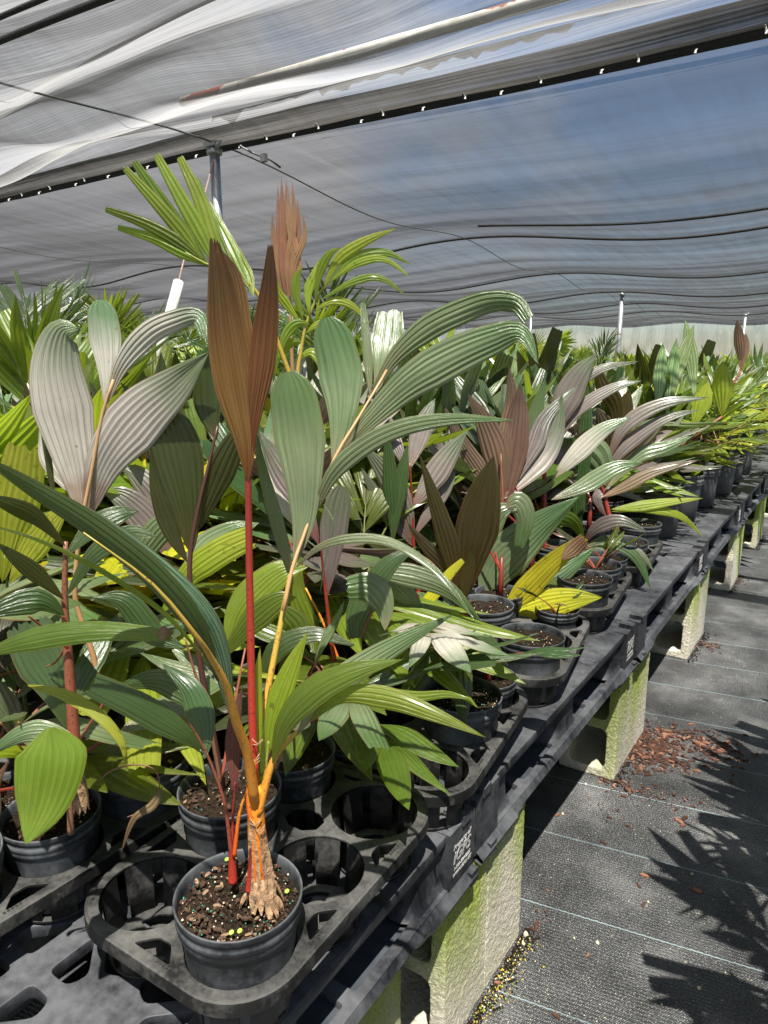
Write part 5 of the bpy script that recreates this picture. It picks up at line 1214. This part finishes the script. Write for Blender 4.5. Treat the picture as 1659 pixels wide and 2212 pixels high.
#put('silver', *sl(3, -1, 1), 'tall silvery palm behind the bench edge right of centre', None, sc=1.0, v=2)
put('deep', *sl(5, 1, 1), 'dark palm in the second tray row behind the coiled dry leaf', None, sc=.9, v=0)
put('deep', *sl(4, -1, 0), 'dark palm at the left edge behind the drooping broad leaf', None, sc=.68, v=1)
put('small', *sl(4, 1, 0), 'low palm with dark leaflets beside the coiled dry leaf', None, sc=.9, v=1)
put('green', *sl(6, 1, -1), 'green palm in the shaded third tray of the second row', None, sc=.9, v=1)
#put('small', *sl(8, 1, -1), 'red stemmed palm near the bench edge with arching striped leaflets', None, sc=1.1, v=0)
#put('mauve', *sl(8, 1, 1), 'mauve grey palm leaning over the bench edge beyond the fourth block pair', None, sc=.9, v=2, rz=2.2)
put('bronze', *sl(8, -1, 0), 'bronze palm with a dark upright leaf in the fifth tray', None, sc=1.0, v=2)
# big weathered pots further along the edge
big = [('varieg', -.80, 3.62, 'palm in a wide weathered pot on the bench edge, the nearest wide pot', .95), ('varieg', -.80, 4.05, 'palm with white striped leaves in the second wide pot along the edge', 1.05), ('thin', -.78, 4.48, 'fine leaved palm in the third wide pot along the bench edge', 1.0),
       ('thin', -.76, 4.95, 'fine leaved palm in the fourth wide pot along the bench edge', 1.05), ('lime', -.74, 5.4, 'yellow green palm in a pot by the fifth block pair', 1.1), ('thin', -.76, 5.85, 'fine leaved palm in the farthest clearly seen pot on the edge', 1.0)]
for k, x, y, lb, sc in big: put(k, x, y, DZ, lb, None, sc=sc)
# the crowd behind, row on row
rowg = 'palms crowded on the benches'
kinds_near = ['silver', 'bronze', 'green', 'deep', 'mauve', 'lime', 'silver', 'mauve', 'deep']
desc = {'silver': 'silver green palm with broad pleated leaflets in the crowded rows', 'bronze': 'red stemmed palm with brown and bronze leaves in the crowded rows', 'green': 'fresh green pleated palm in the crowded rows',
        'deep': 'dark green palm with broad leaflets in the crowded rows', 'mauve': 'mauve grey palm with narrow leaflets in the crowded rows', 'lime': 'yellowish green palm in the crowded rows', 'varieg': 'palm with white striped leaves in the crowded rows',
        'thin': 'fine leaved green palm in the crowded rows', 'small': 'small palm low in the crowded rows'}
cnt = 0
y = 1.35
while y < 12:
    st = .22+.035*(y-1.3)
    for x in (-1.03, -1.3, -1.62, -2.0, -2.42, -2.9):
        xx = x+R.uniform(-.05, .05); yy = y+R.uniform(-.06, .06)
        if y < 2.0 and x > -1.2: continue
        if y > 6 and x in (-1.62, -2.42): continue
        if y < 4:   k = R.choice(kinds_near)
        elif y < 7: k = R.choice(['silver', 'green', 'varieg', 'lime', 'bronze', 'green', 'silver', 'deep'])
        else:       k = R.choice(['green', 'thin', 'lime', 'silver', 'varieg', 'green'])
        sc = R.uniform(.88, 1.08)*(.92 if x > -1.2 else 1.05)
        put(k, xx, yy, DZ, desc[k], rowg+' ('+k.replace('varieg', 'striped').replace('thin', 'fine leaved')+')', sc=sc); cnt += 1
    y += st
while y < 20:
    for x in (-.9, -1.5, -2.2): put(R.choice(['green', 'lime', 'thin']), x+R.uniform(-.1, .1), y, DZ, 'yellow green palm far along the bench', 'far palms along the bench', sc=R.uniform(.9, 1.1)); cnt += 1
    y += .8
# left of the bench: palms on the near left rows
for (x, y_, k, sc) in ((-1.45, .55, 'deep', 1.0), (-1.5, .95, 'lime', 1.05), (-1.48, 1.3, 'green', 1.0), (-1.85, .9, 'green', 1.15), (-1.8, 1.3, 'lime', 1.2), (-2.2, 1.3, 'green', 1.2), (-2.2, 1.8, 'broadtall', .8), (-2.7, 1.6, 'green', 1.3), (-1.75, .5, 'deep', 1.1), (-2.15, .8, 'lime', 1.1)):
    put(k, x, y_, DZ if k != 'broadtall' else .3, 'leafy palm in the rows at the left of the picture, behind the silvery leaves', 'palms at the left behind the silvery leaves', sc=sc)
# taller palms on the ground behind the benches
for i in range(70):
    y_ = 2.2+R.random()**1.2*17; x = -3.45-R.random()*min(9, 1.5+y_*.65)
    k = R.choice(['broadtall', 'feather', 'broadtall', 'fan', 'darkfeather'])
    sc = R.uniform(.95, 1.2)*(1.0 if x > -5 else 1.1)
    nm = {'broadtall': 'broad leaflet palm', 'feather': 'green feather palm', 'fan': 'fan palm', 'darkfeather': 'dark feathery palm'}[k]
    put(k, x, y_, 0, nm+' standing in the far green mass behind the benches', nm+'s in the far green mass', sc=sc, cat='palm')
for i in range(30):
    y_ = 19+R.random()*12; x = -1.5-R.random()*18
    k = R.choice(['broadtall', 'feather', 'fan', 'darkfeather']); put(k, x, y_, 0, 'small looking palm in the farthest green rows', 'palms in the farthest rows', sc=R.uniform(.9, 1.15), cat='palm')
# tall individuals behind
put('darkfeather', -3.6, 1.9, .0, 'dark feathery palm at the left edge, rising above the rows', None, sc=1.12, v=0, rz=.5, cat='palm')
put('darkfeather', -4.9, 2.9, .0, 'second dark feathery palm, behind the one at the left edge', None, sc=1.15, v=1, cat='palm')
put('fan', -4.35, 10.2, .0, 'bright fan leaved palm rising right of centre in the distance', None, sc=1.35, v=0, cat='palm')
put('feather', -4.6, 11.5, .0, 'grey green feathery palm behind the bright fan palm', None, sc=1.25, v=1, cat='palm')

# ---- tall green palm behind the spear (upright comb of leaflets), traced
def bare_palm(x, y, label):
    t = empty('tall_palm', (x, y, DZ)); bpy.context.view_layer.update(); tag(t, label, 'palm'); add_pot(t, .11, .2, 3, 20, 10); return t
def fwd(x, y): return -x*math.sin(YAW)+y*math.cos(YAW)
def wpt(x, y, z):
    r = x*math.cos(YAW)+y*math.sin(YAW); f = fwd(x, y); u = z-CAMH
    zc_ = f*math.cos(PITCH)-u*math.sin(PITCH); yc = f*math.sin(PITCH)+u*math.cos(PITCH)
    return ((384+FPX*r/zc_)/.46293, (512-FPX*yc/zc_)/.46293)
tx, ty = -1.47, 1.62; G = bare_palm(tx, ty, 'tall green palm with an upright comb of leaflets behind the spear leaf'); f = fwd(tx, ty)
bx0, by0 = wpt(tx, ty, DZ+.18)
fr = traced_stem(G, 'frond', [(bx0, by0), (640, 900), (600, 740), (560, 640), (510, 592), (450, 572), (400, 545)], 12, 4, f, f-.1, 'yellowgreen')
for k, (pts, wd) in enumerate((([(447, 572), (380, 520), (310, 482), (228, 452)], 28), ([(450, 575), (390, 545), (330, 515), (255, 492)], 26), ([(440, 565), (390, 500), (330, 430), (270, 364)], 30), ([(455, 578), (400, 510), (345, 430), (290, 350)], 34),
      ([(470, 582), (430, 500), (385, 420), (338, 336)], 36), ([(490, 590), (455, 510), (430, 430), (388, 340)], 36), ([(510, 598), (480, 540), (455, 470), (425, 385)], 26), ([(540, 625), (500, 550), (470, 490), (430, 415)], 34), ([(548, 640), (530, 590), (480, 500), (450, 440)], 30))):
    traced_leaf(fr, 'leaflet', pts, wd, f-.08, f-.12+.02*k, 'fresh' if k % 3 else 'green', (.3, .3), 'st', 3, .15, .25, G, k+60, 12)
fr = traced_stem(G, 'frond', [(bx0, by0), (640, 850), (650, 760), (665, 690), (700, 620), (760, 575)], 10, 3, f, f+.05, 'yellowgreen')
for k, (pts, wd) in enumerate((([(650, 700), (620, 660), (600, 630), (598, 600)], 22), ([(655, 690), (640, 640), (640, 600), (655, 575)], 22), ([(668, 680), (665, 630), (680, 590), (690, 560)], 22), ([(680, 650), (690, 590), (710, 550), (735, 535)], 22), ([(700, 625), (730, 560), (790, 520), (858, 492)], 26),
      ([(705, 620), (760, 560), (830, 545), (890, 572)], 22), ([(712, 610), (770, 570), (830, 560), (888, 600)], 18), ([(690, 650), (760, 610), (820, 600), (880, 640)], 18), ([(680, 670), (720, 650), (760, 660), (800, 700)], 20), ([(670, 700), (640, 700), (615, 730), (600, 780)], 24),
      ([(660, 720), (690, 700), (720, 720), (745, 780)], 22), ([(655, 740), (630, 740), (600, 770), (590, 830)], 22), ([(640, 780), (670, 760), (690, 780), (710, 840)], 22))):
    traced_leaf(fr, 'leaflet', pts, wd, f+.02, f+.0+.02*(k % 3), 'fresh' if k % 2 else 'lime', (.3, .3), 'pt', 3, .2, .25, G, k+80, 12)
tx, ty = -1.62, 1.95; S_ = bare_palm(tx, ty, 'palm with a new salmon pink leaf standing straight up behind the spear'); f = fwd(tx, ty); bx0, by0 = wpt(tx, ty, DZ+.18)
fr = traced_stem(S_, 'frond', [(bx0, by0), (640, 900), (630, 760), (625, 600)], 12, 6, f, f, 'peach')
for k, (x1, y1, wd) in enumerate(((588, 460, 14), (600, 400, 16), (608, 384, 18), (618, 388, 18), (632, 392, 18), (642, 430, 16), (655, 465, 16), (622, 400, 20))):
    traced_leaf(fr, 'leaflet', [(622+(k-3.5)*3, 640), (620+(k-3.5)*6, 570), (x1+2, (y1+560)/2), (x1, y1)], wd, f-.005*k, f-.005*k+.03*(k % 2), 'salmon', (.3, .4), 'ln', 3, .2, .3, S_, k+100, 12)
# upright young spear leaves elsewhere in the crowd
def spike(x, y, tip, wd, m, label, z=DZ):
    t = empty('potted_palm', (x, y, z)); bpy.context.view_layer.update(); tag(t, label, 'potted palm'); add_pot(t, PR, PHH, 4, 20, 10)
    f = fwd(x, y); a = wpt(x, y, z+PHH); n_ = len(tip)
    st = traced_stem(t, 'stem', [a, ((a[0]+tip[0][0])/2+3, (a[1]+tip[0][2])/2), (tip[0][0], tip[0][2])], 12, 5, f, f, 'brick')
    for k, (x0, y1, y0, x1) in enumerate(tip):
        traced_leaf(st, 'leaflet', [(x0, y0), (x0+(x1-x0)*.3, y0+(y1-y0)*.4), (x0+(x1-x0)*.7, y0+(y1-y0)*.75), (x1, y1)], wd, f-.01*k, f+.02*k, m, (.3, .3), 'pt', 5, .2, .25, t, k, 14)
    return t
spike(-1.05, 5.4, [(1602, 690, 800, 1592), (1600, 720, 800, 1612)], 24, 'brownpink', 'palm with a closed pinkish brown spear leaf rising near the right edge')
spike(-1.15, 3.4, [(1320, 840, 1000, 1360), (1325, 900, 1010, 1440), (1318, 880, 990, 1290)], 50, 'darkbronze', 'palm with a glowing brown gold leaf right of centre')
spike(-1.35, 3.9, [(1440, 730, 900, 1462), (1420, 740, 890, 1432), (1450, 700, 860, 1500), (1500, 690, 860, 1480)], 30, 'varieg', 'palm with tall cream striped leaves standing right of centre')
spike(-1.1, 4.2, [(1560, 780, 900, 1560), (1500, 825, 920, 1530)], 44, 'lime', 'palm with a yellow leaf blotched brown in the right rows')
spike(-.98, 2.9, [(1245, 1000, 1160, 1260), (1255, 830, 1120, 1270)], 34, 'deep', 'palm with narrow folded dark upright leaves right of centre')
spike(-1.02, 1.62, [(850, 930, 1180, 835), (846, 960, 1180, 880)], 34, 'deep', 'palm with dark upright leaves between the two silvery fronds')
# across the aisle (their shadows fall on the ground cloth)
for i, (x, y_, k, s2) in enumerate(((.5, 1.0, 'mauve', .9), (.36, 1.4, 'mauve', .95), (.38, 1.75, 'thin', 1.15), (.42, 2.1, 'mauve', .95), (.60, 2.5, 'thin', 1.0), (.6, 2.9, 'green', .9), (.62, 1.3, 'thin', 1.1), (.65, 1.9, 'deep', 1.1), (.62, 2.5, 'silver', 1.1), (.33, .75, 'deep', .9))):
    put(k, x, y_, DZ, 'palm on the bench across the aisle that throws its shadow on the ground cloth', 'palms across the aisle', sc=s2)
# ---- arching leaves at the right, over the bench edge
p = slot(8, 1, -1); H11 = new_palm(p, 'palm at the right with arching green leaflets hanging over the bench edge'); add_pot(H11, seed=31); F = fs_(p)
b_ = FR(H11, [(1262, 1262), (1260, 1220), (1262, 1180)], 14, 7, F, F-.02, 'crimson')
for k, (pts, wd, m) in enumerate((([(1262, 1182), (1310, 1168), (1372, 1200), (1408, 1277)], 32, 'silvergreen'), ([(1262, 1184), (1300, 1185), (1328, 1215), (1343, 1252)], 28, 'silvergreen'), ([(1262, 1186), (1275, 1205), (1300, 1242)], 28, 'deep'), ([(1262, 1180), (1330, 1165), (1385, 1195), (1415, 1240)], 16, 'silver'),
        ([(1262, 1170), (1240, 1130), (1200, 1120), (1150, 1150)], 36, 'green'), ([(1262, 1172), (1290, 1140), (1340, 1125), (1400, 1150)], 34, 'mauve'))):
    TL(H11, b_, pts, wd, F-.03, F-.12, m, tilt=(.3, .2), kind='pt', ribs=4, seed=k+200)
p = slot(8, 1, 1); H12 = new_palm(p, 'palm with long arching mauve grey leaves right of centre'); add_pot(H12, seed=32); F = fs_(p)
b_ = FR(H12, [(1330, 1170), (1310, 1090), (1300, 1020), (1330, 960), (1380, 910)], 12, 4, F, F+.05, 'crimson')
for k, (pts, wd, m) in enumerate((([(1310, 1000), (1350, 920), (1429, 873), (1533, 858)], 34, 'mauve'), ([(1305, 1040), (1340, 975), (1429, 908), (1512, 885)], 30, 'mauve'), ([(1305, 1060), (1380, 985), (1440, 965), (1500, 940)], 34, 'silvergreen'), ([(1300, 1075), (1350, 1050), (1410, 1020), (1512, 993)], 30, 'brownpink'),
        ([(1330, 960), (1330, 880), (1300, 830), (1290, 780)], 40, 'darkbronze'), ([(1310, 1050), (1290, 1000), (1250, 970), (1215, 990)], 84, 'silvergreen'), ([(1320, 1100), (1370, 1095), (1440, 1085), (1520, 1076)], 24, 'lime'), ([(1320, 1105), (1400, 1100), (1470, 1115), (1520, 1160)], 20, 'lime'),
        ([(1310, 1120), (1290, 1075), (1330, 1060), (1420, 1095)], 26, 'mauve'))):
    TL(H12, b_, pts, wd, F, F-.05+.01*k, m, tilt=(.3, .2), kind='pt', ribs=4, seed=k+220)
p = slot(3, -1, 1); H13 = new_palm(p, 'palm with tall arching mauve leaves behind the pinkish brown ones'); add_pot(H13, seed=33); F = fs_(p)
b_ = FR(H13, [(1180, 1250), (1175, 1100), (1180, 980), (1205, 890), (1240, 830)], 12, 4, F+.0, F+.1, 'crimson')
for k, (pts, wd, m) in enumerate((([(1184, 960), (1215, 880), (1250, 810), (1290, 764)], 62, 'mauve'), ([(1190, 950), (1220, 860), (1290, 800), (1382, 780)], 26, 'mauve'), ([(1200, 960), (1250, 885), (1324, 838), (1388, 822)], 28, 'mauve'), ([(1190, 1040), (1240, 985), (1300, 930), (1365, 900)], 44, 'silver'),
        ([(1180, 1050), (1150, 960), (1160, 880), (1180, 820)], 40, 'silvergreen'), ([(1190, 1080), (1260, 1050), (1330, 1010), (1390, 1000)], 40, 'silvergreen'))):
    TL(H13, b_, pts, wd, F+.08, F+.05+.01*k, m, tilt=(.3, .2), kind='pt', ribs=5, seed=k+240)
# ---- trim: fronds of the crowd that would smother the singled-out leaves in front are left off their palms
import numpy as np
bpy.context.view_layer.update()
PM = [None]
def proj(ob):
    n = len(ob.data.vertices); co = np.empty(n*3); ob.data.vertices.foreach_get('co', co); co = co.reshape(n, 3)
    m = np.array(PM[0] if PM[0] is not None else ob.matrix_world); w_ = co @ m[:3, :3].T+m[:3, 3]
    r = w_[:, 0]*math.cos(YAW)+w_[:, 1]*math.sin(YAW); f = -w_[:, 0]*math.sin(YAW)+w_[:, 1]*math.cos(YAW); u = w_[:, 2]-CAMH
    zc_ = np.maximum(f*math.cos(PITCH)-u*math.sin(PITCH), .01); yc = f*math.sin(PITCH)+u*math.cos(PITCH)
    return 384+FPX*r/zc_, 512-FPX*yc/zc_, zc_
GS = 5; gw, gh = 768//GS+1, 1024//GS+1; grid = np.zeros((gh, gw))
for ob in TRACED:
    x, y, z = proj(ob); ok = (x >= 0) & (x < 768) & (y >= 0) & (y < 1024)
    ix, iy = (x[ok]/GS).astype(int), (y[ok]/GS).astype(int); np.maximum.at(grid, (iy, ix), z[ok])
drop = []; TUFT = []
for k in range(4):
    rs_ = random.Random(k+5); b = gen_frond(rs_, .10+.03*k, None, 1, .034, 1.15-.12*k, 0, .25, Vector((0, 0, -.01)), 'pt', 3, 8, .12, .5, .4)
    o = b.build('frond', [LM[['deep', 'green', 'olive', 'redbronze'][k]], SM['brick']], None, auto=17); TUFT.append(o.data); bpy.data.objects.remove(o)
def smothers(ch, across):
    x, y, z = proj(ch); ok = (x >= 0) & (x < 768) & (y >= 0) & (y < 1024) & (z > .05)
    if not ok.any(): return False
    if across: return True
    g_ = grid[(y[ok]/GS).astype(int), (x[ok]/GS).astype(int)]
    bad = ((g_ > 0) & (z[ok] < g_-.01))
    return bool(bad.sum() > 30 and bad.mean() > .08)
for root in list(COL.objects):
    if root.parent or root.type != 'EMPTY' or root.name not in GENERIC: continue
    if root.location.y > 5.5 or root.location.x < -3.3: continue
    across = root.location.x > 0; fr_ = [c for c in root.children if c.name.startswith('frond')]
    M0 = root.matrix_world.copy(); r0 = root.rotation_euler.z; best = None
    for k in range(1 if root.location.y > 3.6 else 7):      # turn the pot to the side where it hides least
        r_ = r0+k*.9; Mn = Matrix.LocRotScale(root.location, Matrix.Rotation(r_, 3, 'Z').to_quaternion(), root.scale)
        PM[0] = Mn; hit = [c for c in fr_ if smothers(c, across)]
        if best is None or len(hit) < len(best[1]): best = (r_, hit)
        if not hit: break
    PM[0] = None; root.rotation_euler.z = best[0]; drop += best[1]
    if len(fr_)-len(best[1]) <= 1 and not across:      # a low tuft of short leaves instead
        for k in range(4):
            c = bpy.data.objects.new('frond', TUFT[(k+int(root.location.y*10)) % 4]); COL.objects.link(c); c.parent = root; c.rotation_euler = (0, 0, k*1.7+root.location.y*9); c.location = (0, 0, PHH*.9)
    if len(fr_)-len(best[1]) <= 1: drop += [c for c in root.children if c.name.startswith('stem')]+[c for c in fr_ if c not in best[1]]
print('trimmed', len(drop))
for ob in drop: bpy.data.objects.remove(ob)
# a dragonfly resting on a leaf tip
dp = at(1333, 722, 3.4); t = empty('dragonfly', dp, .6); tag(t, 'tiny dragonfly perched on a thin leaf tip near the right hand post', 'dragonfly')
b = MB(); b.tube([(-.03, 0, .004), (-.01, 0, .001), (.006, 0, .0), (.012, 0, .001)], [.0012, .0016, .003, .002], 6); b.tube([(.012, 0, .001), (.018, 0, .0)], [.003, .0022], 6)
b.build('body', simple('dragonfly_body', (.12, .09, .03), .4, .5, 200), t)
b = MB()
for s_2 in (-1, 1):
    for dx in (0, .007):
        b.add([(dx, 0, .003), (dx+.006, s_2*.012, .005), (dx+.004, s_2*.03, .003), (dx-.004, s_2*.03, .002), (dx-.005, s_2*.012, .004)], [(0, 1, 2, 3, 4)])
b.build('wings', simple('dragonfly_wing', (.25, .2, .08), .3, .5, 200), t)
# remove prototypes nothing used
for lst in VAR.values():
    for o in lst:
        if o.name not in USED:
            for ch in list(o.children_recursive): bpy.data.objects.remove(ch)
            bpy.data.objects.remove(o)
print('palms', cnt)
